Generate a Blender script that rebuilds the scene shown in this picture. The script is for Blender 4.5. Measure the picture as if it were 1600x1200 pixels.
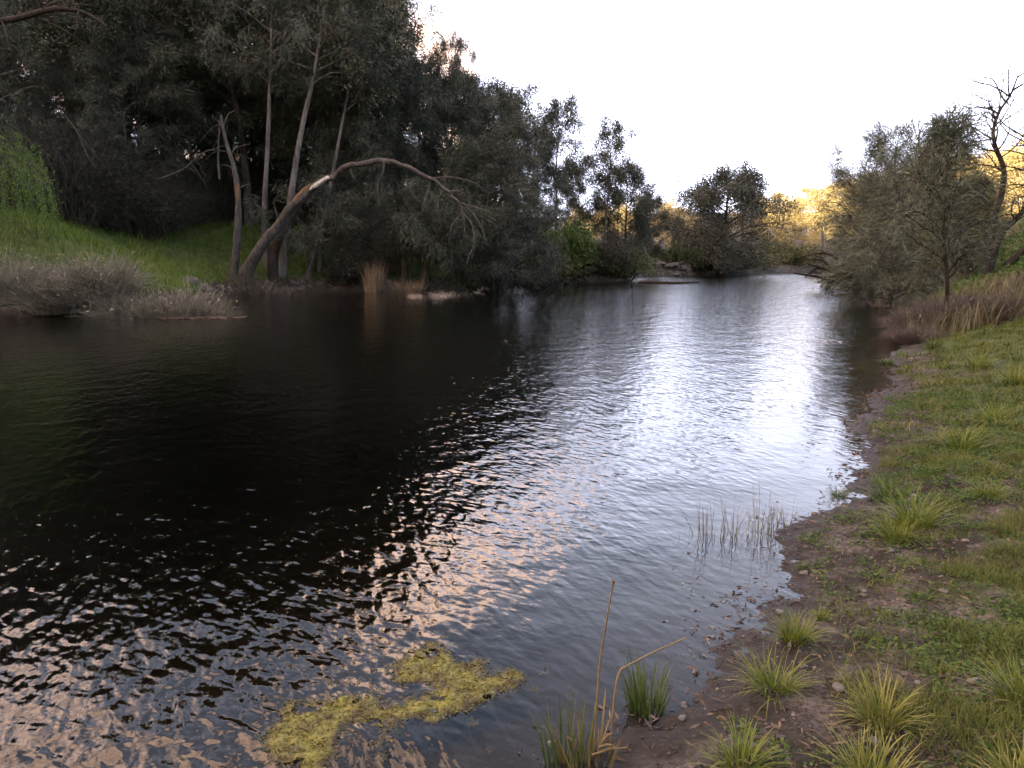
import bpy, math, random
import numpy as np
from mathutils import Vector

for o in list(bpy.data.objects):
    bpy.data.objects.remove(o)
SC = bpy.context.scene
COL = SC.collection

# ------------------------------------------------------------------ camera
CAM_Z, PITCH, FPX = 1.8, math.radians(9.2), 1232.0
cam_data = bpy.data.cameras.new('camera')
cam_data.sensor_width = 36.0
cam_data.lens = 36.0 * FPX / 1600.0
cam_data.clip_start = 0.05
cam_data.clip_end = 6000
cam = bpy.data.objects.new('camera', cam_data)
COL.objects.link(cam)
cam.location = (0, 0, CAM_Z)
cam.rotation_euler = (math.pi / 2 - PITCH, 0, 0)
SC.camera = cam

# ------------------------------------------------------------------ light
SUN_EL, SUN_AZ = math.radians(10), math.radians(-146.5)     # azimuth: clockwise from +Y (view direction)
sun_vec = Vector((math.sin(SUN_AZ) * math.cos(SUN_EL), math.cos(SUN_AZ) * math.cos(SUN_EL), math.sin(SUN_EL)))
sd = bpy.data.lights.new('sun', 'SUN')
sd.energy = 5.0
sd.angle = math.radians(0.5)
sd.color = (1.0, 0.80, 0.54)
sun = bpy.data.objects.new('sun', sd)
COL.objects.link(sun)
sun.rotation_euler = (-sun_vec).to_track_quat('-Z', 'Y').to_euler()
sun.location = (0, 0, 60)

world = bpy.data.worlds.new('World')
SC.world = world
world.use_nodes = True
wn, wl = world.node_tree.nodes, world.node_tree.links
wn.clear()
w_out = wn.new('ShaderNodeOutputWorld')
w_bg = wn.new('ShaderNodeBackground')
w_bg.inputs['Strength'].default_value = 0.09
sky = wn.new('ShaderNodeTexSky')
sky.sky_type = 'NISHITA'
sky.sun_disc = False
sky.sun_elevation = SUN_EL
sky.sun_rotation = SUN_AZ
sky.altitude = 300
sky.air_density = 1.0
sky.dust_density = 2.5
sky.ozone_density = 1.0
# thin evening cloud sheet, lit peach by the low sun (seen in the photo mirrored in the water)
tc = wn.new('ShaderNodeTexCoord')
sep = wn.new('ShaderNodeSeparateXYZ')
wl.new(tc.outputs['Generated'], sep.inputs[0])


def wmath(op, a, b=None, clamp=False):
    n = wn.new('ShaderNodeMath')
    n.operation = op
    n.use_clamp = clamp
    for i, v in enumerate((a, b)):
        if v is None:
            continue
        if isinstance(v, (int, float)):
            n.inputs[i].default_value = v
        else:
            wl.new(v, n.inputs[i])
    return n.outputs[0]


zc = wmath('ADD', wmath('MAXIMUM', sep.outputs[2], 0.0), 0.25)
cx_, cy_ = wmath('DIVIDE', sep.outputs[0], zc), wmath('DIVIDE', sep.outputs[1], zc)
comb = wn.new('ShaderNodeCombineXYZ')
wl.new(cx_, comb.inputs[0])
wl.new(cy_, comb.inputs[1])
cn = wn.new('ShaderNodeTexNoise')
cn.inputs['Scale'].default_value = 2.9
cn.inputs['Detail'].default_value = 6
cn.inputs['Roughness'].default_value = 0.55
cmap = wn.new('ShaderNodeMapping')
cmap.inputs['Location'].default_value = (19.38, 39.42, 0)
wl.new(comb.outputs[0], cmap.inputs[0])
wl.new(cmap.outputs[0], cn.inputs['Vector'])
cr = wn.new('ShaderNodeMapRange')
cr.interpolation_type = 'SMOOTHSTEP'
cr.inputs['From Min'].default_value = 0.53
cr.inputs['From Max'].default_value = 0.70
bank = wmath('MULTIPLY', wmath('SUBTRACT', 0.04, cx_), 0.50)      # the cloud bank lies over the left half of the sky
wl.new(wmath('ADD', cn.outputs['Fac'], wmath('MINIMUM', wmath('MAXIMUM', bank, -0.22), 0.10)), cr.inputs['Value'])
cmix = wn.new('ShaderNodeMix')
cmix.data_type = 'RGBA'
wl.new(wmath('MULTIPLY', cr.outputs[0], 0.85), cmix.inputs['Factor'])
veil = wn.new('ShaderNodeMix')          # thin even high cloud that whitens the whole sky
veil.data_type = 'RGBA'
vr = wn.new('ShaderNodeMapRange')       # denser towards the horizon, as haze and thin cloud are
vr.interpolation_type = 'SMOOTHSTEP'
vr.inputs['From Min'].default_value = 0.10
vr.inputs['From Max'].default_value = 0.62
vr.inputs['To Min'].default_value = 0.92
vr.inputs['To Max'].default_value = 0.10
wl.new(sep.outputs[2], vr.inputs['Value'])
wl.new(vr.outputs[0], veil.inputs['Factor'])
wl.new(sky.outputs[0], veil.inputs['A'])
veil.inputs['B'].default_value = (11.6, 12.0, 15.2, 1)
wl.new(veil.outputs['Result'], cmix.inputs['A'])
cmix.inputs['B'].default_value = (26.0, 17.0, 12.4, 1)
wl.new(cmix.outputs['Result'], w_bg.inputs['Color'])
wl.new(w_bg.outputs[0], w_out.inputs['Surface'])

SC.view_settings.view_transform = 'Standard'
SC.view_settings.look = 'None'
SC.view_settings.exposure = 1.95
SC.view_settings.gamma = 1.0
SC.view_settings.use_curve_mapping = False
SC.cycles.use_denoising = True
SC.cycles.max_bounces = 5
SC.cycles.use_adaptive_sampling = True
SC.cycles.adaptive_threshold = 0.03
SC.cycles.diffuse_bounces = 2
SC.cycles.glossy_bounces = 2
SC.cycles.transparent_max_bounces = 12
SC.cycles.caustics_reflective = False
SC.cycles.caustics_refractive = False
SC.cycles.sample_clamp_indirect = 6

# ------------------------------------------------------------------ helpers
RNG = np.random.default_rng(7)
SP, CP = math.sin(PITCH), math.cos(PITCH)


def ray(px, py):
    dx, dy = (px - 800) / FPX, (600 - py) / FPX
    return np.array([dx, CP + dy * SP, -SP + dy * CP])


def W(px, py, z=0.0):
    """photo pixel -> point on the level z"""
    d = ray(px, py)
    t = (z - CAM_Z) / d[2]
    return np.array([d[0] * t, d[1] * t, z])


def P(px, py, Y):
    """photo pixel -> point at distance Y ahead"""
    d = ray(px, py)
    t = Y / d[1]
    return np.array([d[0] * t, Y, CAM_Z + d[2] * t])


def _hash(ix, iy, seed):
    n = (ix.astype(np.int64) * 374761393 + iy.astype(np.int64) * 668265263 + seed * 974711) & 0xFFFFFFFF
    n = ((n ^ (n >> 13)) * 1274126177) & 0xFFFFFFFF
    n = n ^ (n >> 16)
    return (n & 0xFFFF) / 65535.0


def vnoise(x, y, seed=0):
    xi, yi = np.floor(x), np.floor(y)
    fx, fy = x - xi, y - yi
    fx, fy = fx * fx * (3 - 2 * fx), fy * fy * (3 - 2 * fy)
    a, b = _hash(xi, yi, seed), _hash(xi + 1, yi, seed)
    c, d = _hash(xi, yi + 1, seed), _hash(xi + 1, yi + 1, seed)
    return (a + (b - a) * fx) * (1 - fy) + (c + (d - c) * fx) * fy - 0.5


def fbm(x, y, seed=0, oct=4):
    s, a, r = 1.0, 1.0, 0
    for i in range(oct):
        r = r + a * vnoise(x * s + 17.3 * i, y * s - 9.1 * i, seed + i)
        s *= 2.03
        a *= 0.5
    return r


def sstep(a, b, x):
    t = np.clip((x - a) / (b - a), 0, 1)
    return t * t * (3 - 2 * t)


def seg_dist(x, y, line):
    best = np.full(x.shape, 1e9)
    for (ax, ay), (bx, by) in zip(line[:-1], line[1:]):
        vx, vy = bx - ax, by - ay
        t = np.clip(((x - ax) * vx + (y - ay) * vy) / (vx * vx + vy * vy + 1e-12), 0, 1)
        best = np.minimum(best, (x - ax - t * vx) ** 2 + (y - ay - t * vy) ** 2)
    return np.sqrt(best)


def inside(x, y, poly):
    r = np.zeros(x.shape, bool)
    n = len(poly)
    for i in range(n):
        (ax, ay), (bx, by) = poly[i], poly[(i + 1) % n]
        c = ((ay > y) != (by > y)) & (x < (bx - ax) * (y - ay) / (by - ay + 1e-12) + ax)
        r ^= c
    return r


def np_mesh(name, v, f, mat=None, smooth=False, attrs=None):
    """v (N,3), f list of (M,k) int arrays"""
    if not isinstance(f, (list, tuple)):
        f = [f]
    f = [np.asarray(a, dtype=np.int32) for a in f if len(a)]
    me = bpy.data.meshes.new(name)
    v = np.ascontiguousarray(v, dtype=np.float32)
    me.vertices.add(len(v))
    me.vertices.foreach_set('co', v.ravel())
    li = np.concatenate([a.ravel() for a in f])
    ln = np.concatenate([np.full(len(a), a.shape[1], np.int32) for a in f])
    me.loops.add(len(li))
    me.loops.foreach_set('vertex_index', li)
    me.polygons.add(len(ln))
    me.polygons.foreach_set('loop_start', (np.cumsum(ln) - ln).astype(np.int32))
    me.polygons.foreach_set('loop_total', ln)
    if smooth:
        me.polygons.foreach_set('use_smooth', np.ones(len(ln), bool))
    for k, a in (attrs or {}).items():
        at = me.attributes.new(k, 'FLOAT', 'POINT')
        at.data.foreach_set('value', np.ascontiguousarray(a, dtype=np.float32))
    me.update(calc_edges=True)
    if mat is not None:
        me.materials.append(mat)
    return me


def link(name, me, parent=None, loc=(0, 0, 0), rz=0.0, sc=1.0):
    o = bpy.data.objects.new(name, me)
    COL.objects.link(o)
    o.parent = parent
    o.location = loc
    o.rotation_euler = (0, 0, rz)
    o.scale = (sc, sc, sc) if isinstance(sc, (int, float)) else sc
    return o


def tag(o, label=None, cat=None, group=None, kind=None):
    if label:
        o['label'] = label
    if cat:
        o['category'] = cat
    if group:
        o['group'] = group
    if kind:
        o['kind'] = kind
    return o


class Geo:
    def __init__(s):
        s.v, s.f, s.n, s.a = [], [], 0, []

    def add(s, v, f, a=None):
        s.v.append(v)
        s.f.append(np.asarray(f) + s.n)
        s.a.append(np.zeros(len(v)) if a is None else a)
        s.n += len(v)

    def mesh(s, name, mat, smooth=False):
        if not s.v:
            return None
        by = {}
        for a in s.f:
            by.setdefault(a.shape[1], []).append(a)
        return np_mesh(name, np.concatenate(s.v), [np.concatenate(x) for x in by.values()], mat, smooth,
                       {'along': np.concatenate(s.a)})


def tube(pts, rad, sides=6, rough=0.0, rng=None):
    pts = np.asarray(pts, float)
    n = len(pts)
    tan = np.gradient(pts, axis=0)
    tan /= np.linalg.norm(tan, axis=1)[:, None] + 1e-9
    ref = np.array([0.31, 0.17, 0.93]) if abs(tan[0][2]) < 0.8 else np.array([0.95, 0.2, 0.1])
    u = np.cross(tan, ref)
    u /= np.linalg.norm(u, axis=1)[:, None] + 1e-9
    w = np.cross(tan, u)
    a = np.linspace(0, 2 * math.pi, sides, endpoint=False)
    rad = np.asarray(rad, float)[:, None] * np.ones(sides)
    if rough and rng is not None:
        rad = rad * (1 + rough * rng.normal(size=rad.shape))
    ring = pts[:, None, :] + rad[..., None] * (np.cos(a)[None, :, None] * u[:, None, :] + np.sin(a)[None, :, None] * w[:, None, :])
    v = ring.reshape(-1, 3)
    i = np.arange(n - 1)[:, None] * sides
    j = np.arange(sides)[None, :]
    k = (j + 1) % sides
    f = np.stack([i + j, i + k, i + sides + k, i + sides + j], -1).reshape(-1, 4)
    caps = np.arange(sides)
    return v, f


def smooth_path(pts, n):
    """Catmull-Rom through pts"""
    p = np.asarray(pts, float)
    p = np.vstack([2 * p[0] - p[1], p, 2 * p[-1] - p[-2]])
    m = len(p) - 3
    out = []
    for t in np.linspace(0, m - 1e-6, n):
        i = int(t)
        u = t - i
        a, b, c, d = p[i:i + 4]
        out.append(0.5 * (2 * b + (c - a) * u + (2 * a - 5 * b + 4 * c - d) * u * u + (3 * b - a - 3 * c + d) * u ** 3))
    return np.array(out)


def blades(base, h, w, az, lean, curl, seg=4):
    """tapered bent strips; returns verts, quads, along"""
    N = len(base)
    t = np.linspace(0, 1, seg + 1)
    ang = lean[:, None] + curl[:, None] * t[None, :]
    ds = (h / seg)[:, None]
    hx = np.concatenate([np.zeros((N, 1)), np.cumsum(np.sin((ang[:, 1:] + ang[:, :-1]) / 2) * ds, 1)], 1)
    hz = np.concatenate([np.zeros((N, 1)), np.cumsum(np.cos((ang[:, 1:] + ang[:, :-1]) / 2) * ds, 1)], 1)
    d = np.stack([np.cos(az), np.sin(az), np.zeros(N)], 1)
    tw = az + math.pi / 2 + RNG.normal(0, 0.5, N)
    s = np.stack([np.cos(tw), np.sin(tw), np.zeros(N)], 1)
    c = base[:, None, :] + hx[..., None] * d[:, None, :]
    c[..., 2] += hz
    prof = np.clip((1 - t) ** 0.55, 0.05, 1) * (0.75 + 0.25 * np.minimum(1, t * 4))
    ww = (w[:, None] * prof[None, :] / 2)[..., None] * s[:, None, :]
    v = np.stack([c - ww, c + ww], 2).reshape(-1, 3)
    b = (np.arange(N) * (seg + 1) * 2)[:, None]
    k = (np.arange(seg) * 2)[None, :]
    f = np.stack([b + k, b + k + 1, b + k + 3, b + k + 2], -1).reshape(-1, 4)
    al = np.repeat(np.tile(t, N), 2)
    return v, f, al


def leaves(c, u, l, w, rng):
    n = len(c)
    u = u / (np.linalg.norm(u, axis=1)[:, None] + 1e-9)
    r = rng.normal(size=(n, 3))
    s = np.cross(u, r)
    s /= np.linalg.norm(s, axis=1)[:, None] + 1e-9
    m = c + u * (l * 0.5)[:, None]
    v = np.stack([c, m + s * (w / 2)[:, None], c + u * l[:, None], m - s * (w / 2)[:, None]], 1).reshape(-1, 3)
    f = np.arange(4 * n).reshape(-1, 4)
    return v, f


# ------------------------------------------------------------------ materials
MATS = {}


def mat_base(name):
    m = bpy.data.materials.new(name)
    m.use_nodes = True
    n, l = m.node_tree.nodes, m.node_tree.links
    return m, n, l, n['Principled BSDF']


def ramp(n, stops):
    r = n.new('ShaderNodeValToRGB')
    e = r.color_ramp.elements
    while len(e) < len(stops):
        e.new(0.5)
    for x, (p, c) in zip(e, stops):
        x.position = p
        x.color = (*c, 1)
    return r


def foliage(name, stops, nscale=0.8, rough=0.6, tip=None, spec=0.2, thru=0.0):
    """leaf colour: own tint for each leaf and soft patches through the plant; tip: dry tip colour"""
    m, n, l, b = mat_base(name)
    g = n.new('ShaderNodeNewGeometry')
    t = n.new('ShaderNodeTexCoord')
    nz = n.new('ShaderNodeTexNoise')
    nz.inputs['Scale'].default_value = nscale
    nz.inputs['Detail'].default_value = 3
    l.new(t.outputs['Object'], nz.inputs['Vector'])
    a = n.new('ShaderNodeMath')
    a.operation = 'MULTIPLY_ADD'
    l.new(g.outputs['Random Per Island'], a.inputs[0])
    a.inputs[1].default_value = 0.55
    s = n.new('ShaderNodeMath')
    s.operation = 'MULTIPLY_ADD'
    l.new(nz.outputs['Fac'], s.inputs[0])
    s.inputs[1].default_value = 1.3
    s.inputs[2].default_value = -0.42
    l.new(s.outputs[0], a.inputs[2])
    r = ramp(n, stops)
    l.new(a.outputs[0], r.inputs[0])
    col = r.outputs[0]
    if tip:
        at = n.new('ShaderNodeAttribute')
        at.attribute_name = 'along'
        mr = n.new('ShaderNodeMapRange')
        mr.inputs['From Min'].default_value = 0.45
        mr.inputs['From Max'].default_value = 1.0
        l.new(at.outputs['Fac'], mr.inputs['Value'])
        mx = n.new('ShaderNodeMix')
        mx.data_type = 'RGBA'
        mm = n.new('ShaderNodeMath')
        mm.operation = 'MULTIPLY'
        l.new(mr.outputs[0], mm.inputs[0])
        l.new(g.outputs['Random Per Island'], mm.inputs[1])
        l.new(mm.outputs[0], mx.inputs['Factor'])
        l.new(col, mx.inputs['A'])
        mx.inputs['B'].default_value = (*tip, 1)
        col = mx.outputs['Result']
    l.new(col, b.inputs['Base Color'])
    b.inputs['Roughness'].default_value = rough
    b.inputs['Specular IOR Level'].default_value = spec
    if thru:
        tr = n.new('ShaderNodeBsdfTranslucent')
        l.new(col, tr.inputs['Color'])
        ms = n.new('ShaderNodeMixShader')
        ms.inputs[0].default_value = thru
        l.new(b.outputs[0], ms.inputs[1])
        l.new(tr.outputs[0], ms.inputs[2])
        l.new(ms.outputs[0], n['Material Output'].inputs['Surface'])
    return m


def bark(name, c1, c2, scale=(9, 9, 1.6), c3=None, patch=0.62):
    m, n, l, b = mat_base(name)
    t = n.new('ShaderNodeTexCoord')
    mp = n.new('ShaderNodeMapping')
    mp.inputs['Scale'].default_value = scale
    l.new(t.outputs['Object'], mp.inputs[0])
    nz = n.new('ShaderNodeTexNoise')
    nz.inputs['Scale'].default_value = 1.0
    nz.inputs['Detail'].default_value = 6
    nz.inputs['Roughness'].default_value = 0.65
    l.new(mp.outputs[0], nz.inputs['Vector'])
    r = ramp(n, [(0.32, c1), (0.62, c2)])
    l.new(nz.outputs['Fac'], r.inputs[0])
    col = r.outputs[0]
    if c3:
        n2 = n.new('ShaderNodeTexNoise')
        n2.inputs['Scale'].default_value = 1.3
        n2.inputs['Detail'].default_value = 3
        l.new(t.outputs['Object'], n2.inputs['Vector'])
        r2 = ramp(n, [(patch, (0, 0, 0)), (patch + 0.05, (1, 1, 1))])
        l.new(n2.outputs['Fac'], r2.inputs[0])
        mx = n.new('ShaderNodeMix')
        mx.data_type = 'RGBA'
        l.new(r2.outputs[0], mx.inputs['Factor'])
        l.new(col, mx.inputs['A'])
        mx.inputs['B'].default_value = (*c3, 1)
        col = mx.outputs['Result']
    l.new(col, b.inputs['Base Color'])
    b.inputs['Roughness'].default_value = 0.9
    b.inputs['Specular IOR Level'].default_value = 0.15
    bp = n.new('ShaderNodeBump')
    bp.inputs['Strength'].default_value = 0.8
    bp.inputs['Distance'].default_value = 0.03
    l.new(nz.outputs['Fac'], bp.inputs['Height'])
    l.new(bp.outputs[0], b.inputs['Normal'])
    return m


M = MATS
M['she_oak'] = foliage('she_oak_needles', [(0.0, (0.030, 0.036, 0.026)), (0.5, (0.060, 0.068, 0.048)), (1.0, (0.110, 0.112, 0.078))], 0.5)
M['she_oak_grey'] = foliage('grey_green_needles', [(0.0, (0.038, 0.045, 0.034)), (0.5, (0.075, 0.082, 0.060)), (1.0, (0.140, 0.130, 0.095))], 0.5)
M['oak_right'] = foliage('river_oak_needles', [(0.0, (0.052, 0.064, 0.045)), (0.5, (0.105, 0.119, 0.081)), (1.0, (0.19, 0.188, 0.130))], 0.6)
M['euc'] = foliage('gum_leaves', [(0.0, (0.030, 0.040, 0.024)), (0.55, (0.065, 0.075, 0.045)), (1.0, (0.17, 0.13, 0.07))], 0.6)
M['gold'] = foliage('sunlit_gold_leaves', [(0.0, (0.20, 0.165, 0.065)), (0.5, (0.37, 0.30, 0.13)), (1.0, (0.52, 0.42, 0.22))], 0.35)  # glow of the low sun on the far trees put into the leaf colour
M['willow'] = foliage('willow_leaves', [(0.0, (0.05, 0.11, 0.015)), (0.5, (0.10, 0.19, 0.025)), (1.0, (0.18, 0.28, 0.05))], 1.2, thru=0.3)
M['lime'] = foliage('light_green_leaves', [(0.0, (0.045, 0.085, 0.018)), (0.5, (0.09, 0.145, 0.03)), (1.0, (0.16, 0.20, 0.055))], 0.9, thru=0.2)
M['bush'] = foliage('bush_leaves', [(0.0, (0.035, 0.055, 0.02)), (0.5, (0.07, 0.10, 0.03)), (1.0, (0.12, 0.13, 0.05))], 0.9)
M['olive'] = foliage('olive_leaves', [(0.0, (0.05, 0.055, 0.02)), (0.5, (0.10, 0.105, 0.04)), (1.0, (0.20, 0.16, 0.06))], 0.9)
M['dark'] = foliage('dark_shrub_leaves', [(0.0, (0.018, 0.020, 0.015)), (0.5, (0.034, 0.036, 0.026)), (1.0, (0.060, 0.056, 0.040))], 0.8)
M['twig'] = foliage('dry_twigs', [(0.0, (0.105, 0.096, 0.070)), (0.5, (0.22, 0.205, 0.155)), (1.0, (0.38, 0.35, 0.27))], 1.5)
M['purple_twig'] = foliage('purple_brown_twigs', [(0.0, (0.06, 0.046, 0.042)), (0.5, (0.125, 0.098, 0.086)), (1.0, (0.22, 0.18, 0.15))], 1.5)
M['straw'] = foliage('straw_blades', [(0.0, (0.16, 0.11, 0.065)), (0.5, (0.29, 0.21, 0.13)), (1.0, (0.43, 0.34, 0.22))], 2.0)
M['bark'] = bark('grey_bark', (0.028, 0.024, 0.020), (0.11, 0.095, 0.08))
M['bark_pale'] = bark('pale_bark', (0.045, 0.040, 0.036), (0.17, 0.155, 0.142), (5, 5, 1.2))
M['bark_dark'] = bark('dark_bark', (0.014, 0.011, 0.009), (0.055, 0.044, 0.035))
M['dead_wood'] = bark('dead_wood', (0.030, 0.027, 0.024), (0.115, 0.102, 0.092), (9, 9, 3), (0.14, 0.10, 0.07), 0.66)
M['torn_wood'] = bark('torn_wood', (0.26, 0.25, 0.23), (0.62, 0.60, 0.56), (18, 18, 2))
M['rust_wood'] = bark('rust_wood', (0.09, 0.055, 0.032), (0.25, 0.15, 0.085), (18, 18, 2))
M['grass'] = foliage('bank_grass', [(0.0, (0.042, 0.065, 0.012)), (0.4, (0.085, 0.115, 0.020)), (0.75, (0.15, 0.165, 0.036)), (1.0, (0.27, 0.22, 0.09))], 1.6, thru=0.25, tip=(0.22, 0.19, 0.07))
M['grass_far'] = foliage('slope_grass', [(0.0, (0.035, 0.070, 0.010)), (0.45, (0.085, 0.145, 0.020)), (0.8, (0.15, 0.19, 0.035)), (1.0, (0.27, 0.24, 0.09))], 0.45, thru=0.2)
M['weed'] = foliage('weed_leaves', [(0.0, (0.035, 0.075, 0.016)), (0.5, (0.075, 0.13, 0.028)), (1.0, (0.14, 0.18, 0.045))], 1.5, thru=0.2)
M['tuss'] = foliage('tussock_blades', [(0.0, (0.055, 0.085, 0.015)), (0.45, (0.115, 0.160, 0.016)), (0.85, (0.20, 0.215, 0.028)), (1.0, (0.34, 0.28, 0.09))], 6.0, tip=(0.28, 0.26, 0.045), thru=0.3, rough=0.45, spec=0.35)
M['tuss_dry'] = foliage('dry_tussock_blades', [(0.0, (0.06, 0.09, 0.016)), (0.4, (0.15, 0.175, 0.028)), (0.8, (0.25, 0.23, 0.06)), (1.0, (0.44, 0.36, 0.17))], 6.0, tip=(0.36, 0.31, 0.10), thru=0.25)
M['tuss_dark'] = foliage('green_tussock_blades', [(0.0, (0.03, 0.055, 0.012)), (0.5, (0.065, 0.11, 0.022)), (1.0, (0.14, 0.18, 0.045))], 6.0, tip=(0.2, 0.2, 0.07), thru=0.25)
M['reed'] = foliage('reed_blades', [(0.0, (0.05, 0.07, 0.02)), (0.5, (0.13, 0.12, 0.045)), (1.0, (0.28, 0.20, 0.10))], 8.0, tip=(0.28, 0.2, 0.11))
M['dry_grass'] = foliage('brown_dry_grass', [(0.0, (0.075, 0.062, 0.050)), (0.45, (0.14, 0.115, 0.092)), (1.0, (0.26, 0.22, 0.17))], 0.6)
M['mix_grass'] = foliage('rank_grass', [(0.0, (0.065, 0.068, 0.028)), (0.5, (0.135, 0.122, 0.060)), (1.0, (0.30, 0.25, 0.14))], 0.5)
M['stalk'] = foliage('dead_stalk', [(0.0, (0.13, 0.09, 0.05)), (1.0, (0.27, 0.20, 0.115))], 9.0)
M['litter'] = foliage('leaf_litter', [(0.0, (0.035, 0.024, 0.018)), (0.5, (0.10, 0.068, 0.048)), (1.0, (0.27, 0.20, 0.145))], 3.0, rough=0.8)
M['scum'] = foliage('floating_scum', [(0.0, (0.08, 0.07, 0.06)), (0.5, (0.19, 0.17, 0.15)), (1.0, (0.38, 0.35, 0.32))], 3.0, rough=0.5)


def stone_mat():
    m, n, l, b = mat_base('stone')
    oi = n.new('ShaderNodeObjectInfo')
    t = n.new('ShaderNodeTexCoord')
    nz = n.new('ShaderNodeTexNoise')
    nz.inputs['Scale'].default_value = 30
    nz.inputs['Detail'].default_value = 5
    l.new(t.outputs['Object'], nz.inputs['Vector'])
    a = n.new('ShaderNodeMath')
    a.operation = 'MULTIPLY_ADD'
    l.new(nz.outputs['Fac'], a.inputs[0])
    a.inputs[1].default_value = 0.5
    l.new(oi.outputs['Random'], a.inputs[2])
    r = ramp(n, [(0.2, (0.034, 0.029, 0.026)), (0.6, (0.066, 0.056, 0.050)), (1.0, (0.092, 0.074, 0.064)), (1.3, (0.14, 0.125, 0.115))])
    r.color_ramp.elements[3].position = 1.0
    l.new(a.outputs[0], r.inputs[0])
    l.new(r.outputs[0], b.inputs['Base Color'])
    b.inputs['Roughness'].default_value = 0.75
    bp = n.new('ShaderNodeBump')
    bp.inputs['Strength'].default_value = 0.5
    bp.inputs['Distance'].default_value = 0.004
    l.new(nz.outputs['Fac'], bp.inputs['Height'])
    l.new(bp.outputs[0], b.inputs['Normal'])
    return m


M['stone'] = stone_mat()

# ------------------------------------------------------------------ terrain
RIGHT_PX = [(880, 1228), (940, 1192), (1000, 1155), (1060, 1122), (1112, 1092), (1126, 1050), (1130, 1005), (1150, 960), (1185, 905), (1215, 868),
            (1205, 842), (1240, 815), (1295, 793), (1318, 765), (1330, 735), (1350, 705), (1340, 685), (1372, 640), (1372, 615), (1394, 590), (1390, 570),
            (1408, 545), (1425, 520), (1442, 498), (1440, 482), (1420, 470), (1380, 458), (1330, 448), (1290, 440), (1275, 434)]
LEFT_PX = [(0, 495), (80, 494), (150, 495), (240, 491), (325, 489), (342, 474), (352, 462), (430, 459), (520, 456), (600, 457), (650, 455), (700, 450), (760, 446),
           (860, 441), (930, 441), (985, 440), (998, 434), (1010, 432.5), (1085, 430.5), (1092, 429.5), (1140, 429), (1180, 427.5), (1240, 425.5), (1270, 424.5)]
R_LINE = [(-90, -22), (-40, -10), (-16, -3.0), (-7, 0.2), (-3.2, 1.2), (-1.4, 1.65), (-0.5, 1.95)] + [tuple(W(*p)[:2]) for p in RIGHT_PX] + [(46, 92), (70, 100), (140, 112)]
L_LINE = [(-90, 2), (-60, 8), (-34, 18), (-24, 22)] + [tuple(W(*p)[:2]) for p in LEFT_PX] + [(66, 118), (140, 134)]
RIVER = R_LINE + L_LINE[::-1]


def height(x, y, fine=True):
    x, y = np.asarray(x, float), np.asarray(y, float)
    dl, dr = seg_dist(x, y, L_LINE), seg_dist(x, y, R_LINE)
    d = np.minimum(dl, dr)
    d = np.where(inside(x, y, RIVER), -d, d)
    left = dl < dr
    near = np.exp(-np.maximum(y, 0) / 14.0)
    d = d + np.where(left, 0.5, 0.10) * fbm(x * 1.1, y * 1.1, 3) + (0.16 * fbm(x * 3.3, y * 3.3, 9) + 0.30 * fbm(x * 1.3, y * 0.8, 19) * sstep(2.5, 6, y)) * (~left)
    # right / near bank
    s = 0.115 + 0.33 * sstep(13, 24, y) * sstep(2, 7, x) + 0.08 * sstep(4, 12, x)
    dd = np.maximum(d, 0)
    cap = 7.5
    zr = cap * (1 - np.exp(-s * dd / cap))
    shade_ridge = 54 * sstep(-22, -128, y + 0.10 * x)  # unseen high ground behind the camera, added to keep the near valley in shade
    zr = zr + shade_ridge
    # left / far bank
    zl = 0.45 * sstep(0, 0.7, dd) + 0.41 * np.clip(dd - 0.5, 0, 7.0) * (1 - 0.45 * sstep(-8, 6, x))
    hill = sstep(14, -10, x)
    zl = zl + np.clip(dd - 10.5, 0, 22) * 0.30 * hill
    zl = zl + 15 * sstep(120, 300, y) * sstep(-60, 60, x + 20)
    zb = -np.where(left, 1.7 * (1 - np.exp(-0.8 * np.maximum(-d, 0))), 1.7 * (1 - np.exp(-0.13 * np.maximum(-d, 0))))
    z = np.where(d < 0, zb, np.where(left, zl, zr))
    z = z + sstep(0.8, 8, d) * 0.28 * fbm(x * 0.35, y * 0.35, 21)
    if fine:
        k = sstep(30, 10, np.abs(y)) * sstep(40, 12, np.abs(x))
        z = z + k * (0.035 * fbm(x * 3.2, y * 3.2, 31, 3) * (0.5 + sstep(0, 1, dd)) + 0.020 * fbm(x * 14, y * 14, 41, 3) * sstep(-0.6, 0.2, d))
    return z, d, left


def Z(x, y):
    z, d, l = height(np.array([x]), np.array([y]))
    return float(z[0])


def axis(lo, hi, c0, c1, fine, grow):
    a = list(np.arange(c0, c1, fine))
    s, p = fine, a[-1]
    while p < hi:
        s *= grow
        p += s
        a.append(p)
    s, p = fine, c0
    b = []
    while p > lo:
        s *= grow
        p -= s
        b.append(p)
    return np.array(b[::-1] + a)


gx = axis(-1800, 1800, -0.6, 5.0, 0.035, 1.035)
gy = axis(-1800, 3000, 1.6, 9.0, 0.035, 1.026)
GX, GY = np.meshgrid(gx, gy)
gz, gd, gl = height(GX.ravel(), GY.ravel())
nx, ny = len(gx), len(gy)
gi = (np.arange(ny - 1)[:, None] * nx + np.arange(nx - 1)[None, :])
gf = np.stack([gi, gi + 1, gi + nx + 1, gi + nx], -1).reshape(-1, 4)
gv = np.stack([GX.ravel(), GY.ravel(), gz], 1)


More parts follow.
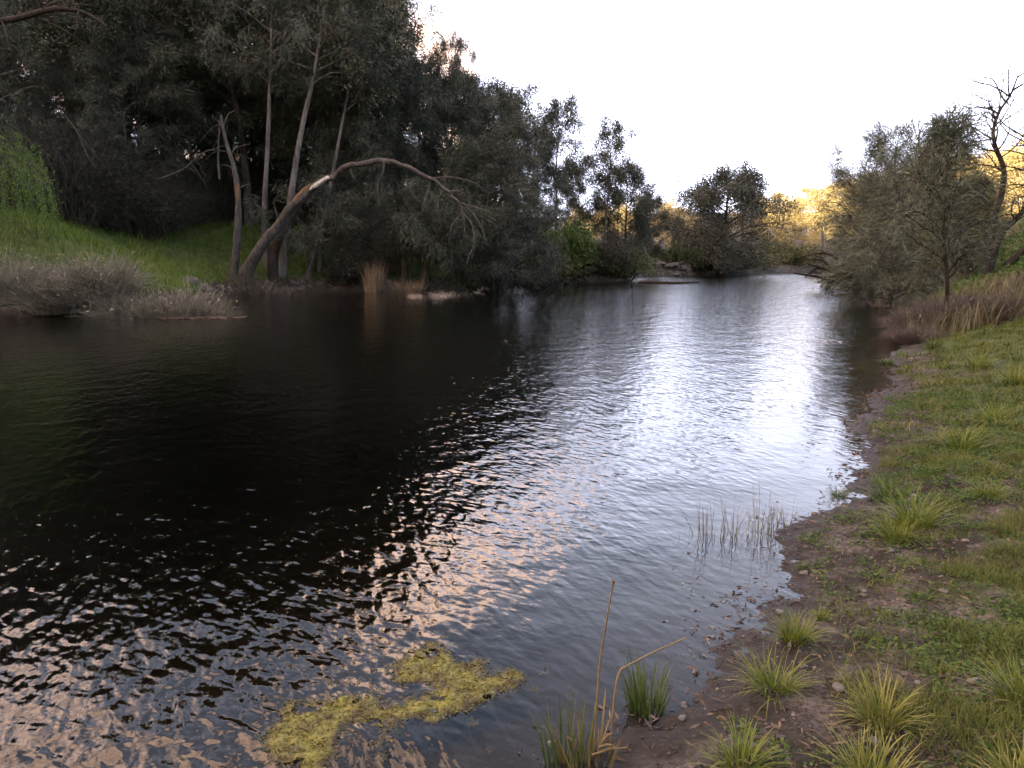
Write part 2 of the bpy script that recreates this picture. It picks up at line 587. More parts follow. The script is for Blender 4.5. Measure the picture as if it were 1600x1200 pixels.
def grass_amount(x, y, d, left):
    """share of ground under grass, 0..1"""
    n = fbm(x * 0.9, y * 0.9, 55, 4)
    n2 = fbm(x * 3.5, y * 3.5, 65, 3)
    r = sstep(0.12, 1.15 - 0.5 * sstep(7, 14, y), d + 0.9 * n + 0.4 * n2 + 0.1 * sstep(7, 14, y)) * (0.80 + 0.20 * sstep(3.0, 7.0, y + 1.4 * n))
    l = sstep(0.3, 1.2, d) * sstep(14, 10.5, d) * sstep(6, -6, x + 3 * n)
    l = np.maximum(l, 0.35 * sstep(0.3, 1.2, d) * sstep(16, 11, d))
    return np.where(left, l, r)


g_grass = grass_amount(gv[:, 0], gv[:, 1], gd, gl)


def ground_mat():
    m, n, l, b = mat_base('bank_soil')
    t = n.new('ShaderNodeTexCoord')

    def noise(scale, detail=6, rough=0.6):
        z = n.new('ShaderNodeTexNoise')
        z.inputs['Scale'].default_value = scale
        z.inputs['Detail'].default_value = detail
        z.inputs['Roughness'].default_value = rough
        l.new(t.outputs['Object'], z.inputs['Vector'])
        return z.outputs['Fac']

    def mix(fac, a, c):
        x = n.new('ShaderNodeMix')
        x.data_type = 'RGBA'
        if isinstance(fac, float):
            x.inputs['Factor'].default_value = fac
        else:
            l.new(fac, x.inputs['Factor'])
        for k, v in (('A', a), ('B', c)):
            if isinstance(v, tuple):
                x.inputs[k].default_value = (*v, 1)
            else:
                l.new(v, x.inputs[k])
        return x.outputs['Result']

    def attr(name):
        a = n.new('ShaderNodeAttribute')
        a.attribute_name = name
        return a.outputs['Fac']

    def mrange(v, a, c):
        x = n.new('ShaderNodeMapRange')
        x.interpolation_type = 'SMOOTHSTEP'
        l.new(v, x.inputs['Value'])
        x.inputs['From Min'].default_value = a
        x.inputs['From Max'].default_value = c
        return x.outputs[0]

    f1, f2, f3 = noise(3.5), noise(38, 5, 0.7), noise(0.7)
    r1 = ramp(n, [(0.30, (0.012, 0.010, 0.007)), (0.5, (0.031, 0.026, 0.018)), (0.72, (0.082, 0.069, 0.050))])
    l.new(f2, r1.inputs[0])
    r2 = ramp(n, [(0.35, (0.019, 0.016, 0.011)), (0.65, (0.046, 0.039, 0.027))])
    l.new(f1, r2.inputs[0])
    soil = mix(0.45, r1.outputs[0], r2.outputs[0])
    # pebble flecks
    vo = n.new('ShaderNodeTexVoronoi')
    vo.inputs['Scale'].default_value = 55
    l.new(t.outputs['Object'], vo.inputs['Vector'])
    r3 = ramp(n, [(0.0, (0.06, 0.048, 0.042)), (0.5, (0.13, 0.11, 0.10)), (1.0, (0.26, 0.22, 0.19))])
    l.new(vo.outputs['Color'], r3.inputs[0])
    soil = mix(mrange(f1, 0.45, 0.7), soil, r3.outputs[0])
    r4 = ramp(n, [(0.3, (0.030, 0.055, 0.010)), (0.55, (0.066, 0.095, 0.018)), (0.75, (0.125, 0.130, 0.035))])
    l.new(noise(2.2), r4.inputs[0])
    ga = n.new('ShaderNodeMath')
    ga.operation = 'MULTIPLY_ADD'
    l.new(noise(9), ga.inputs[0])
    ga.inputs[1].default_value = 0.9
    gb = n.new('ShaderNodeMath')
    gb.operation = 'SUBTRACT'
    l.new(attr('grass'), gb.inputs[0])
    gb.inputs[1].default_value = 0.80
    l.new(gb.outputs[0], ga.inputs[2])
    col = mix(mrange(ga.outputs[0], 0.25, 0.75), soil, r4.outputs[0])
    # wet mud along the water line and the river bed
    wet = mrange(attr('shore'), 0.42, 0.05)
    mud = mix(f2, (0.014, 0.011, 0.009), (0.042, 0.032, 0.025))
    bed = mix(noise(5, 6, 0.7), (0.030, 0.024, 0.017), (0.085, 0.066, 0.046))
    mud = mix(mrange(attr('shore'), 0.02, -0.12), mud, bed)
    col = mix(wet, col, mud)
    l.new(col, b.inputs['Base Color'])
    ro = n.new('ShaderNodeMapRange')
    l.new(wet, ro.inputs['Value'])
    ro.inputs['To Min'].default_value = 0.92
    ro.inputs['To Max'].default_value = 0.62
    l.new(ro.outputs[0], b.inputs['Roughness'])
    b.inputs['Specular IOR Level'].default_value = 0.3
    bp = n.new('ShaderNodeBump')
    bp.inputs['Strength'].default_value = 0.9
    bp.inputs['Distance'].default_value = 0.025
    l.new(f2, bp.inputs['Height'])
    l.new(bp.outputs[0], b.inputs['Normal'])
    return m


ground = link('ground', np_mesh('ground', gv, gf, ground_mat(), True, {'grass': g_grass, 'shore': gd}))
tag(ground, kind='structure')


# ------------------------------------------------------------------ water
def water_mat():
    m = bpy.data.materials.new('river_water')
    m.use_nodes = True
    n, l = m.node_tree.nodes, m.node_tree.links
    n.clear()
    out = n.new('ShaderNodeOutputMaterial')
    t = n.new('ShaderNodeTexCoord')

    def noise(rot, scale, detail, rough=0.5, dist=0.0):
        mp = n.new('ShaderNodeMapping')
        mp.vector_type = 'TEXTURE'
        mp.inputs['Rotation'].default_value = (0, 0, math.radians(rot))
        mp.inputs['Scale'].default_value = scale
        l.new(t.outputs['Object'], mp.inputs[0])
        z = n.new('ShaderNodeTexNoise')
        z.inputs['Scale'].default_value = 1.0
        z.inputs['Detail'].default_value = detail
        z.inputs['Roughness'].default_value = rough
        z.inputs['Distortion'].default_value = dist
        l.new(mp.outputs[0], z.inputs['Vector'])
        return z.outputs['Fac']

    def mad(a, k, c):
        x = n.new('ShaderNodeMath')
        x.operation = 'MULTIPLY_ADD'
        l.new(a, x.inputs[0])
        x.inputs[1].default_value = k
        if isinstance(c, float):
            x.inputs[2].default_value = c
        else:
            l.new(c, x.inputs[2])
        return x.outputs[0]

    # wave trains fanned out round one wind direction; the longest crests run up the river, roughly along the view
    h = 0.0
    for rot, sc_, amp, dist in ((17, (0.080, 0.38, 1), 0.0098, .35), (36, (0.074, 0.24, 1), 0.0060, .35), (62, (0.088, 0.19, 1), 0.0062, .4), (-9, (0.11, 0.34, 1), 0.0055, .4),
                                (30, (0.036, 0.055, 1), 0.0014, .2), (-35, (0.5, 0.9, 1), 0.016, .3)):
        h = mad(noise(rot, sc_, 1.3, 0.5, dist), amp, h)
    calm = n.new('ShaderNodeAttribute')                   # sheltered water by the near shore
    calm.attribute_name = 'breeze'
    hm = n.new('ShaderNodeMath')
    hm.operation = 'MULTIPLY'
    l.new(h, hm.inputs[0])
    l.new(calm.outputs['Fac'], hm.inputs[1])
    h = hm.outputs[0]
    bp = n.new('ShaderNodeBump')
    bp.inputs['Strength'].default_value = 1.0
    bp.inputs['Distance'].default_value = 1.0
    l.new(h, bp.inputs['Height'])
    fr = n.new('ShaderNodeFresnel')
    fr.inputs['IOR'].default_value = 1.333
    l.new(bp.outputs[0], fr.inputs['Normal'])
    gl = n.new('ShaderNodeBsdfGlossy')
    gl.inputs['Roughness'].default_value = 0.02
    gl.inputs['Color'].default_value = (1, 1, 1, 1)
    l.new(bp.outputs[0], gl.inputs['Normal'])
    tr = n.new('ShaderNodeBsdfTransparent')
    tr.inputs['Color'].default_value = (0.90, 0.90, 0.88, 1)
    ms = n.new('ShaderNodeMixShader')
    l.new(fr.outputs[0], ms.inputs[0])
    l.new(tr.outputs[0], ms.inputs[1])
    l.new(gl.outputs[0], ms.inputs[2])
    l.new(ms.outputs[0], out.inputs['Surface'])
    va = n.new('ShaderNodeVolumeAbsorption')
    va.inputs['Color'].default_value = (0.42, 0.36, 0.22, 1)
    va.inputs['Density'].default_value = 2.6
    l.new(va.outputs[0], out.inputs['Volume'])
    return m


wx, wy = axis(-90, 140, -2, 6, .12, 1.06), axis(-20, 140, 1.2, 10, .12, 1.05)
WX, WY = np.meshgrid(wx, wy)
wnx, wny = len(wx), len(wy)
wi = (np.arange(wny - 1)[:, None] * wnx + np.arange(wnx - 1)[None, :])
wf = np.stack([wi, wi + 1, wi + wnx + 1, wi + wnx], -1).reshape(-1, 4)
w_shore = seg_dist(WX.ravel(), WY.ravel(), R_LINE[8:])
w_breeze = (1 + 1.1 * sstep(14, 55, WY.ravel())) * (0.22 + 0.78 * sstep(0.2, 1.6, w_shore + .5 * fbm(WX.ravel() * 1.1, WY.ravel() * 1.1, 5)))
water = link('water', np_mesh('water', np.stack([WX.ravel(), WY.ravel(), np.zeros(WX.size)], 1), wf, water_mat(), True, {'breeze': w_breeze}))
tag(water, kind='structure')

# ------------------------------------------------------------------ trees
STYLE = {
    # needle length, width, spread round the twig, droop, leaves per anchor cluster
    'oak': dict(l=(0.24, 0.55), w=(0.019, 0.038), sig=0.22, droop=0.55, out=0.7),
    'slim': dict(l=(0.22, 0.50), w=(0.013, 0.024), sig=0.16, droop=0.25, out=0.9),
    'thick': dict(l=(0.07, 0.20), w=(0.007, 0.015), sig=0.14, droop=0.1, out=0.5),
    'fine': dict(l=(0.16, 0.38), w=(0.010, 0.017), sig=0.13, droop=0.15, out=1.0),
    'gum': dict(l=(0.14, 0.28), w=(0.06, 0.11), sig=0.36, droop=0.35, out=0.25),
    'mid': dict(l=(0.15, 0.32), w=(0.06, 0.115), sig=0.40, droop=0.15, out=0.4),
    'far': dict(l=(0.22, 0.45), w=(0.09, 0.17), sig=0.42, droop=0.15, out=0.4),
    'leaf': dict(l=(0.06, 0.14), w=(0.03, 0.055), sig=0.13, droop=0.0, out=0.5),
    'long': dict(l=(0.16, 0.34), w=(0.012, 0.024), sig=0.07, droop=1.1, out=0.5),
}


def grow(seed, path, r0, r1=0.03, c0=0.3, c1=0.98, spread=3.0, nprim=26, nsec=5, nleaf=9000, style='oak', rise=0.5, sag=0.5,
         shape='round', bias=(0, 0, 0), secl=0.42, sides=9):
    """trunk + branches + leaves; path in local metres, base at 0. Returns three Geo."""
    rng = np.random.default_rng(seed)
    st = STYLE[style]
    path = np.asarray(path, float)
    L = len(path)
    T, B, C = Geo(), Geo(), Geo()
    tt = np.linspace(0, 1, L)
    rad = r0 + (r1 - r0) * tt ** 0.85
    rad = rad * (1 + 0.5 * np.exp(-tt * 22))
    T.add(*tube(path, rad, sides, 0.05, rng))
    anchors, adirs = [], []
    bias = np.asarray(bias, float)
    for i in range(nprim):
        q = (i + rng.uniform(0, 1)) / nprim
        t = c0 + (c1 - c0) * q
        k = t * (L - 1)
        i0 = min(int(k), L - 2)
        p = path[i0] + (path[i0 + 1] - path[i0]) * (k - i0)
        rt = np.interp(t, tt, rad)
        if shape == 'cone':
            f = 1.05 - 0.9 * q
        elif shape == 'round':
            f = 0.45 + 0.75 * math.sin(math.pi * min(1, 0.12 + q * 0.86)) ** 0.8
        elif shape == 'umbrella':
            f = 0.35 + 0.8 * q ** 0.7
        else:
            f = 0.75 + 0.3 * math.sin(math.pi * q)
        ln = spread * f * rng.uniform(0.65, 1.2)
        az = i * 2.39996 + rng.normal(0, 0.5)
        d = np.array([math.cos(az), math.sin(az), rise * rng.uniform(0.6, 1.4) + 0.35 * q])
        d = d / np.linalg.norm(d) + bias
        d /= np.linalg.norm(d)
        n = 7
        pts = [p]
        for s in range(n - 1):
            dd = d + rng.normal(0, 0.13, 3)
            dd[2] -= sag * (s / (n - 1)) ** 1.3
            dd /= np.linalg.norm(dd)
            pts.append(pts[-1] + dd * ln / (n - 1))
        pts = np.array(pts)
        rb = min(rt * 0.55, 0.02 + 0.018 * ln)
        B.add(*tube(pts, np.linspace(rb, 0.006, n), 5))
        for j in range(nsec):
            u = rng.uniform(0.25, 1.0)
            k2 = u * (n - 1)
            a0 = min(int(k2), n - 2)
            sp = pts[a0] + (pts[a0 + 1] - pts[a0]) * (k2 - a0)
            pd = pts[a0 + 1] - pts[a0]
            pd = pd / (np.linalg.norm(pd) + 1e-9)
            sdv = pd * 0.8 + rng.normal(0, 0.55, 3) + np.array([0, 0, 0.18 - 0.35 * sag])
            sdv /= np.linalg.norm(sdv)
            sl = ln * secl * rng.uniform(0.5, 1.15) * (1.15 - 0.5 * u)
            m = 4
            sq = [sp]
            for s in range(m - 1):
                dd = sdv + rng.normal(0, 0.2, 3)
                dd[2] -= sag * 0.5 * s / m
                dd /= np.linalg.norm(dd)
                sq.append(sq[-1] + dd * sl / (m - 1))
            sq = np.array(sq)
            B.add(*tube(sq, np.linspace(0.010 + 0.004 * sl, 0.003, m), 3))
            for s in (0.45, 0.7, 0.88, 1.0):
                k3 = s * (m - 1)
                b0 = min(int(k3), m - 2)
                anchors.append(sq[b0] + (sq[b0 + 1] - sq[b0]) * (k3 - b0))
                adirs.append(sdv)
    # leader
    for s in np.linspace(0.9, 1, 5):
        anchors.append(path[min(L - 1, int(s * (L - 1)))])
        adirs.append(np.array([0, 0, 1.0]))
    if nleaf:
        A, D = np.array(anchors), np.array(adirs)
        wgt = rng.gamma(1.1, 1, len(A))
        idx = rng.choice(len(A), nleaf, p=wgt / wgt.sum())
        c = A[idx] + rng.normal(0, st['sig'], (nleaf, 3)) * (0.6 + 0.8 * rng.random((len(A),))[idx])[:, None]
        u = D[idx] * st['out'] + rng.normal(0, 0.5, (nleaf, 3))
        u[:, 2] -= st['droop']
        C.add(*leaves(c, u, rng.uniform(*st['l'], nleaf), rng.uniform(*st['w'], nleaf), rng))
    return T, B, C


def straight(seed, H, lean=(0, 0), wob=0.03, n=14):
    rng = np.random.default_rng(seed)
    t = np.linspace(0, 1, n)
    w = np.cumsum(rng.normal(0, wob * H / n * 2.0, (n, 2)), 0)
    w -= w[0]
    x = t * lean[0] * H + w[:, 0]
    y = t * lean[1] * H + w[:, 1]
    return np.stack([x, y, t * H - 0.15 * (t == 0)], 1)


def build_tree(name, geo, barkm, leafm, loc, label, cat='tree', group=None, rz=0.0, sc=1.0):
    T, B, C = geo
    root = link(name, None, None, loc, rz, sc)
    root.empty_display_size = 0.3
    link('trunk', T.mesh('trunk', M[barkm], True), root)
    if B.v:
        link('branches', B.mesh('branches', M[barkm], True), root)
    if C.v:
        link('crown', C.mesh('crown', M[leafm]), root)
    return tag(root, label, cat, group)


def copy_tree(src, loc, rz, sc, label, group=None, leafm=None):
    r = src.copy()
    COL.objects.link(r)
    r.location, r.rotation_euler = loc, (0, 0, rz)
    r.scale = (sc, sc, sc) if isinstance(sc, (int, float)) else sc
    for ch in src.children:
        c = ch.copy()
        COL.objects.link(c)
        c.parent = r
        if leafm and ch.name.startswith('crown'):
            c.material_slots[0].link = 'OBJECT'
            c.material_slots[0].material = M[leafm]
    r['label'] = label
    if group:
        r['group'] = group
    elif 'group' in r:
        del r['group']
    return r


def foot(px, Y, sink=0.05):
    x = P(px, 400, Y)[0]
    return np.array([x, Y, Z(x, Y) - sink])


# ---- the dark wood that climbs the slope behind the grassy left bank
WOOD = 'trees of the dark wood on the left slope'
PROTO_H = 13.0
proto = []
for k in range(4):
    proto.append(dict(geo=grow(100 + k, straight(100 + k, PROTO_H, (RNG.normal(0, .06), RNG.normal(0, .06))), 0.20, 0.03, 0.16 + 0.06 * (k % 2), 0.98,
                               2.7 + 0.35 * k, 40, 7, 30000, 'oak', 0.45, 0.55, 'col' if k % 2 else 'round'), leaf='she_oak_grey' if k == 2 else 'she_oak'))
for k in range(2):
    proto.append(dict(geo=grow(140 + k, straight(140 + k, PROTO_H, (0.05, 0.0)), 0.19, 0.03, 0.42, 0.98, 3.6, 24, 7, 15000, 'gum', 0.8, 0.25, 'round'), leaf='euc'))
proto.append(dict(geo=grow(160, straight(160, PROTO_H, (.03, 0)), .2, .03, .12, .98, 3.9, 40, 7, 36000, 'mid', .55, .3, 'round'), leaf='she_oak'))
placed = [None] * len(proto)


def put(k, px, Y, top, label, group=None, name='she_oak_tree', rz=None, wide=1.0, leafm=None, barkm='bark'):
    f = foot(px, Y)
    H = P(px, top, Y)[2] - f[2]
    s = H / PROTO_H
    rz = RNG.uniform(0, 6.28) if rz is None else rz
    sc3 = (s * wide, s * wide, s)
    if placed[k] is None:
        o = build_tree(name, proto[k]['geo'], barkm, proto[k]['leaf'], f, label, 'tree', group, rz, sc3)
        placed[k] = o
        return o
    o = copy_tree(placed[k], f, rz, sc3, label, group, leafm)
    o.name = name
    return o


wood_label = 'dark she-oak standing among many in the shaded wood behind the grassy left bank'
gum_label = 'gum tree with a bare lower trunk deep in the dark wood on the left slope'
spots = [(-40, 43, -60), (30, 40, -10), (85, 46, -60), (140, 42, 0), (185, 48, -70), (230, 43, -20), (280, 50, -80), (310, 47, 0), (345, 52, -60),
         (395, 47, -90), (450, 50, -60), (500, 47, -70), (530, 52, -40), (555, 48, -45), (590, 54, 20),
         (-20, 55, -190), (60, 58, -170), (130, 60, -200), (210, 62, -180), (290, 64, -200), (370, 62, -190), (440, 64, -160), (520, 62, -160), (560, 66, -60),
         (10, 39, 110), (120, 40, 120), (210, 41, 90), (290, 46, 130), (340, 48, 140), (560, 45, 130), (610, 46, 90), (520, 46, 110),
         (415, 51, 150), (455, 52, 160), (480, 53, 100), (380, 50, 150), (545, 49, 170), (430, 56, 120),
         (-130, 42, -40), (-210, 44, -70), (-300, 42, -30), (-390, 45, -60), (-480, 42, -20), (-90, 50, -140), (-260, 52, -150), (-430, 54, -140), (-160, 38, 100), (-340, 38, 110), (-560, 44, -40), (-640, 42, -20)]
put(0, -85, 31, -170, 'near she-oak at the left frame edge that bears the dark bough', None, 'she_oak_tree', wide=.8)
for i, (px, Y, top) in enumerate(spots):
    gum = i % 6 == 3
    k = (4 + i // 6 % 2) if gum else i % 4
    put(k, px, Y, top, gum_label if gum else wood_label, 'gums of the dark wood on the left slope' if gum else WOOD,
        'gum_tree' if gum else 'she_oak_tree', wide=RNG.uniform(0.95, 1.3))

# ---- riverside trees of the left bank that can be told apart
RIVER_T = [
    (0, 578, 46, -25, 'tall she-oak whose top leaves the frame at the edge of the white sky', 1.0),
    (2, 628, 49, 25, 'tall she-oak with feathery top at the sky edge right of the tallest one', 0.8),
    (1, 716, 50, 74, 'narrow she-oak ending in a single dark spire against the sky', 0.5),
    (3, 715, 48, 140, 'broad dark she-oak behind the end of the arched dead trunk', 1.0),
    (0, 768, 50, 158, 'dark she-oak between the spire tree and the pale-leaved gum', 0.9),
    (2, 800, 47, 210, 'grey-green she-oak hanging low over the water on the left bank', 1.15),
    (1, 770, 44, 235, 'low bushy she-oak leaning over the water behind the dangling twigs', 1.3),
    (3, 826, 60, 188, 'dark she-oak just left of the bronze-topped gum', 0.95),
    (0, 842, 60, 240, 'thick low she-oak above the bright green bush', 1.1),
]
for k, px, Y, top, lab, wd in RIVER_T:
    put(k, px, Y, top, lab, None, 'she_oak_tree', wide=wd)
put(3, 668, 50, 100, 'dense she-oak filling the canopy between the feathery top and the spire', None, 'she_oak_tree', rz=1.0, wide=.8)
put(1, 700, 53, 128, 'dense she-oak close behind the dark spire', None, 'she_oak_tree', rz=2.2, wide=1.0)
put(6, 735, 55, 150, 'leafy dark tree between the spire and the thin brownish gum', None, 'river_tree', rz=.4, wide=.9)
put(4, 806, 60, 160, 'gum with thin brownish crown rising above the she-oaks', None, 'gum_tree', wide=.8)
put(5, 868, 62, 176, 'bronze-topped gum at the right end of the tall left wood', None, 'gum_tree', wide=.75)
put(4, 945, 66, 214, 'tall slender gum with open crown right of the tall left wood', None, 'gum_tree', wide=0.8)
put(6, 980, 70, 274, 'round dark tree right of the slender gum', None, 'river_tree', wide=1.1)
put(6, 1012, 76, 312, 'dark tree at the low right end of the left bank trees', None, 'river_tree', wide=.95)
put(6, 908, 70, 262, 'dark tree half hidden between the tall left wood and the slender gum', None, 'river_tree', wide=.95)
put(6, 1058, 92, 345, 'small dark tree in the gap left of the big round river tree', None, 'river_tree', wide=.8)

# trunks that stand out on the left bank
g = grow(201, smooth_path([(0, 0, -.2), *[P(a, b, 41) - foot(415, 41) for a, b in ((413, 330), (418, 230), (421, 150), (424, 60), (428, -60))]], 16), 0.165, 0.04, 0.62, 0.98, 3.2, 18, 6, 9000, 'oak', 0.5, 0.5)
build_tree('she_oak_tree', g, 'bark_pale', 'she_oak', foot(415, 41), 'she-oak with straight pale grey trunk behind the arched dead trunk')
f = foot(437, 40.5)
g = grow(202, smooth_path([(0, 0, -.2)] + [P(a, b, 40.5) - f for a, b in ((452, 330), (463, 250), (476, 180), (492, 110), (505, 20), (515, -70))], 18), 0.205, 0.04, 0.60, 0.98, 3.6, 22, 6, 12000, 'oak', 0.5, 0.5)
build_tree('she_oak_tree', g, 'bark_pale', 'she_oak', f, 'tall she-oak with pale trunk slanting right above the arched dead trunk')
f = foot(497, 42)
g = grow(203, smooth_path([(0, 0, -.2)] + [P(a, b, 42) - f for a, b in ((505, 350), (520, 270), (533, 200), (541, 160), (556, 90), (566, 20))], 16), 0.125, 0.03, 0.6, 0.98, 3.0, 16, 6, 8000, 'gum', 0.6, 0.3)
build_tree('gum_tree', g, 'bark_pale', 'euc', f, 'thin pale-trunked gum rising behind the crown of the arch')
for (a, b, c, d, lab, sd_) in ((478, 500, 515, 300, 'short rusty forked stump tree at the water right of the arch foot', 204), (652, 690, 720, 310, 'dark crooked tree leaning right beside the straw tussocks', 205),
                               (628, 640, 655, 300, 'dark upright tree behind the straw tussocks', 206)):
    f = foot(a, 41)
    g = grow(sd_, smooth_path([(0, 0, -.2), P((a + b) / 2, 400, 41) - f, P(b, 365, 41.2) - f, P(c, d, 42) - f], 10), 0.2, 0.03, 0.35, 0.98, 2.6, 16, 6, 9000, 'oak', 0.3, 0.6, bias=(0.25, 0, 0))
    build_tree('leaning_tree', g, 'bark_dark' if sd_ != 204 else 'dead_wood', 'she_oak', f, lab)

# broken snag
f = foot(362, 38.5)
sn = smooth_path([(0, 0, -.2)] + [P(a, b, 38.5) - f for a, b in ((372, 350), (371, 295), (364, 255), (354, 225), (345, 180))], 14)
T, limbs = Geo(), []
T.add(*tube(sn, np.linspace(0.19, 0.05, 14), 9, 0.12, np.random.default_rng(3)))
for q, (dx, dz) in ((9, (0.9, 0.5)), (7, (-0.8, .3)), (11, (-.5, .9)), (5, (.6, .35)), (12, (.6, .8))):
    p = sn[q]
    B = Geo()
    B.add(*tube(smooth_path([p, p + (dx * .4, .1, dz * .7), p + (dx, .2, dz)], 5), np.linspace(.045, .01, 5), 4))
    limbs.append(B)
root = link('dead_snag', None, None, f)
trk = link('trunk', T.mesh('trunk', M['dead_wood'], True), root)
for B in limbs:
    link('broken_limb', B.mesh('broken_limb', M['dead_wood'], True), root)
T = Geo()
T.add(*tube(sn[4:7] + np.array([0.02, -0.07, 0]), [.06, .12, .05], 8, .15, np.random.default_rng(5)))
tag(link('torn_patch', T.mesh('torn_patch', M['rust_wood'], True), trk), 'orange torn wood on the snag')
tag(root, 'grey dead snag with an orange torn patch left of the arched trunk', 'dead tree')

# ---- the arched dead trunk
f = foot(385, 38.5)
arch = [(383, 428), (408, 388), (438, 345), (470, 312), (500, 288), (530, 268), (560, 255), (600, 252), (640, 262), (672, 280), (700, 300), (720, 318)]
ap = smooth_path([P(a, b, 38.5 - i * 0.35) - f for i, (a, b) in enumerate(arch)], 34)
ap[2:-2] += np.random.default_rng(8).normal(0, .05, (30, 3))
root = link('arched_dead_tree', None, None, f)
T = Geo()
T.add(*tube(ap, np.interp(np.linspace(0, 1, 34), [0, .1, .45, .75, 1], [.34, .235, .145, .085, .035]), 12, .12, np.random.default_rng(11)))
trk = link('trunk', T.mesh('trunk', M['dead_wood'], True), root)
T = Geo()
T.add(*tube(ap[10:15] + np.array([0.02, -0.10, -0.01]), [.04, .11, .125, .11, .04], 9, .08, np.random.default_rng(12)))
tag(link('torn_wood', T.mesh('torn_wood', M['torn_wood'], True), trk), 'white torn wood on the arched trunk')
T = Geo()
T.add(*tube(ap[8:12] + np.array([-0.08, -0.05, 0.14]), [.03, .10, .13, .04], 8, .1, np.random.default_rng(13)))
tag(link('bark_strip', T.mesh('bark_strip', M['rust_wood'], True), trk), 'orange strip of split bark')
Yt = 34.6
twigs = [[(720, 318), (745, 325), (768, 333)], [(670, 280), (700, 277), (735, 283), (762, 300)], [(718, 316), (722, 332), (706, 352), (701, 384)],
         [(722, 332), (726, 350), (724, 374)], [(722, 332), (738, 352), (741, 385), (737, 405)], [(726, 320), (745, 342), (756, 365), (760, 382)],
         [(601, 253), (598, 270), (590, 285), (593, 322)], [(672, 284), (668, 302), (662, 318), (663, 330)], [(690, 300), (684, 316), (687, 345)],
         [(545, 262), (553, 278), (556, 282)], [(701, 300), (715, 298), (728, 305)], [(741, 385), (734, 398), (730, 412)], [(662, 318), (668, 326), (671, 328)]]
for tw in twigs:
    T = Geo()
    yy = np.interp(tw[0][0], [383, 560, 640, 720], [38.5, 36.4, 35.7, 34.6])
    pp = smooth_path([P(a, b, yy) - f for a, b in tw], 9)
    T.add(*tube(pp, np.linspace(.045, .014, 9), 5))
    link('bare_branch', T.mesh('bare_branch', M['dead_wood'], True), root)
tag(root, 'dead trunk bent in a long arch over the river with dangling bare twigs', 'dead tree')
f = foot(425, 39.5)
T = Geo()
T.add(*tube(smooth_path([(0, 0, -.2)] + [P(a, b, 39.5) - f for a, b in ((428, 392), (447, 350), (466, 318))], 10), np.linspace(.27, .2, 10), 10, .06, np.random.default_rng(14)))
T2 = Geo()
T2.add(*tube(smooth_path([P(a, b, 39.4) - f for a, b in ((440, 365), (428, 318), (436, 313))], 6), np.linspace(.04, .015, 6), 5))
root = link('leaning_dead_trunk', None, None, f)
link('trunk', T.mesh('trunk', M['bark_dark'], True), root)
link('broken_limb', T2.mesh('broken_limb', M['dead_wood'], True), root)
tag(root, 'dark leaning trunk propped close behind the foot of the arched trunk', 'dead tree')

# bare branch crossing the top left corner and pale dead limbs inside the wood
for j, (pp, r, lab) in enumerate((([(-88, 78), (-30, 42), (30, 28), (85, 14), (130, 19), (168, 42)], .14, 'dark bare bough crossing the top left corner'),
                                  ([(245, 282), (285, 265), (315, 240), (335, 233)], .06, 'pale fallen limb slanting in the gloom above the green slope'),
                                  ([(343, 280), (341, 240), (344, 185)], .07, 'thin pale dead stem standing left of the snag'),
                                  ([(100, 180), (120, 205), (135, 240), (150, 262)], .035, 'thin grey dead bough hanging in the dark wood at far left'))):
    Yj = (30, 40, 40, 36)[j]
    q = smooth_path([P(a, b, Yj) for a, b in pp], 14)
    T, tws = Geo(), []
    T.add(*tube(q, np.linspace(r, r * .4, 14), 6, .08, np.random.default_rng(j)))
    rr = np.random.default_rng(60 + j)
    for s in range((12, 5, 3, 5)[j]):
        p = q[rr.integers(3, 13)]
        e = rr.normal(0, .5, 3) + (0.3, 0, -0.15) + ((.2, 0, rr.uniform(-.7, .9)) if j == 0 else (0, 0, 0))
        B = Geo()
        B.add(*tube(smooth_path([p, p + e * .6 + (0, 0, .1), p + e * 1.3], 5), np.linspace(r * .35, r * .1, 5), 4))
        tws.append(B)
    root = link('dead_limb', None, None, q[0])
    bmat = M['dead_wood' if j else 'bark_dark']
    for nm, ge in [('limb', T)] + [('twig', b_) for b_ in tws]:
        o = link(nm, ge.mesh(nm, bmat, True), root)
        o.location = (-q[0][0], -q[0][1], -q[0][2])
    tag(root, lab, 'dead branch')


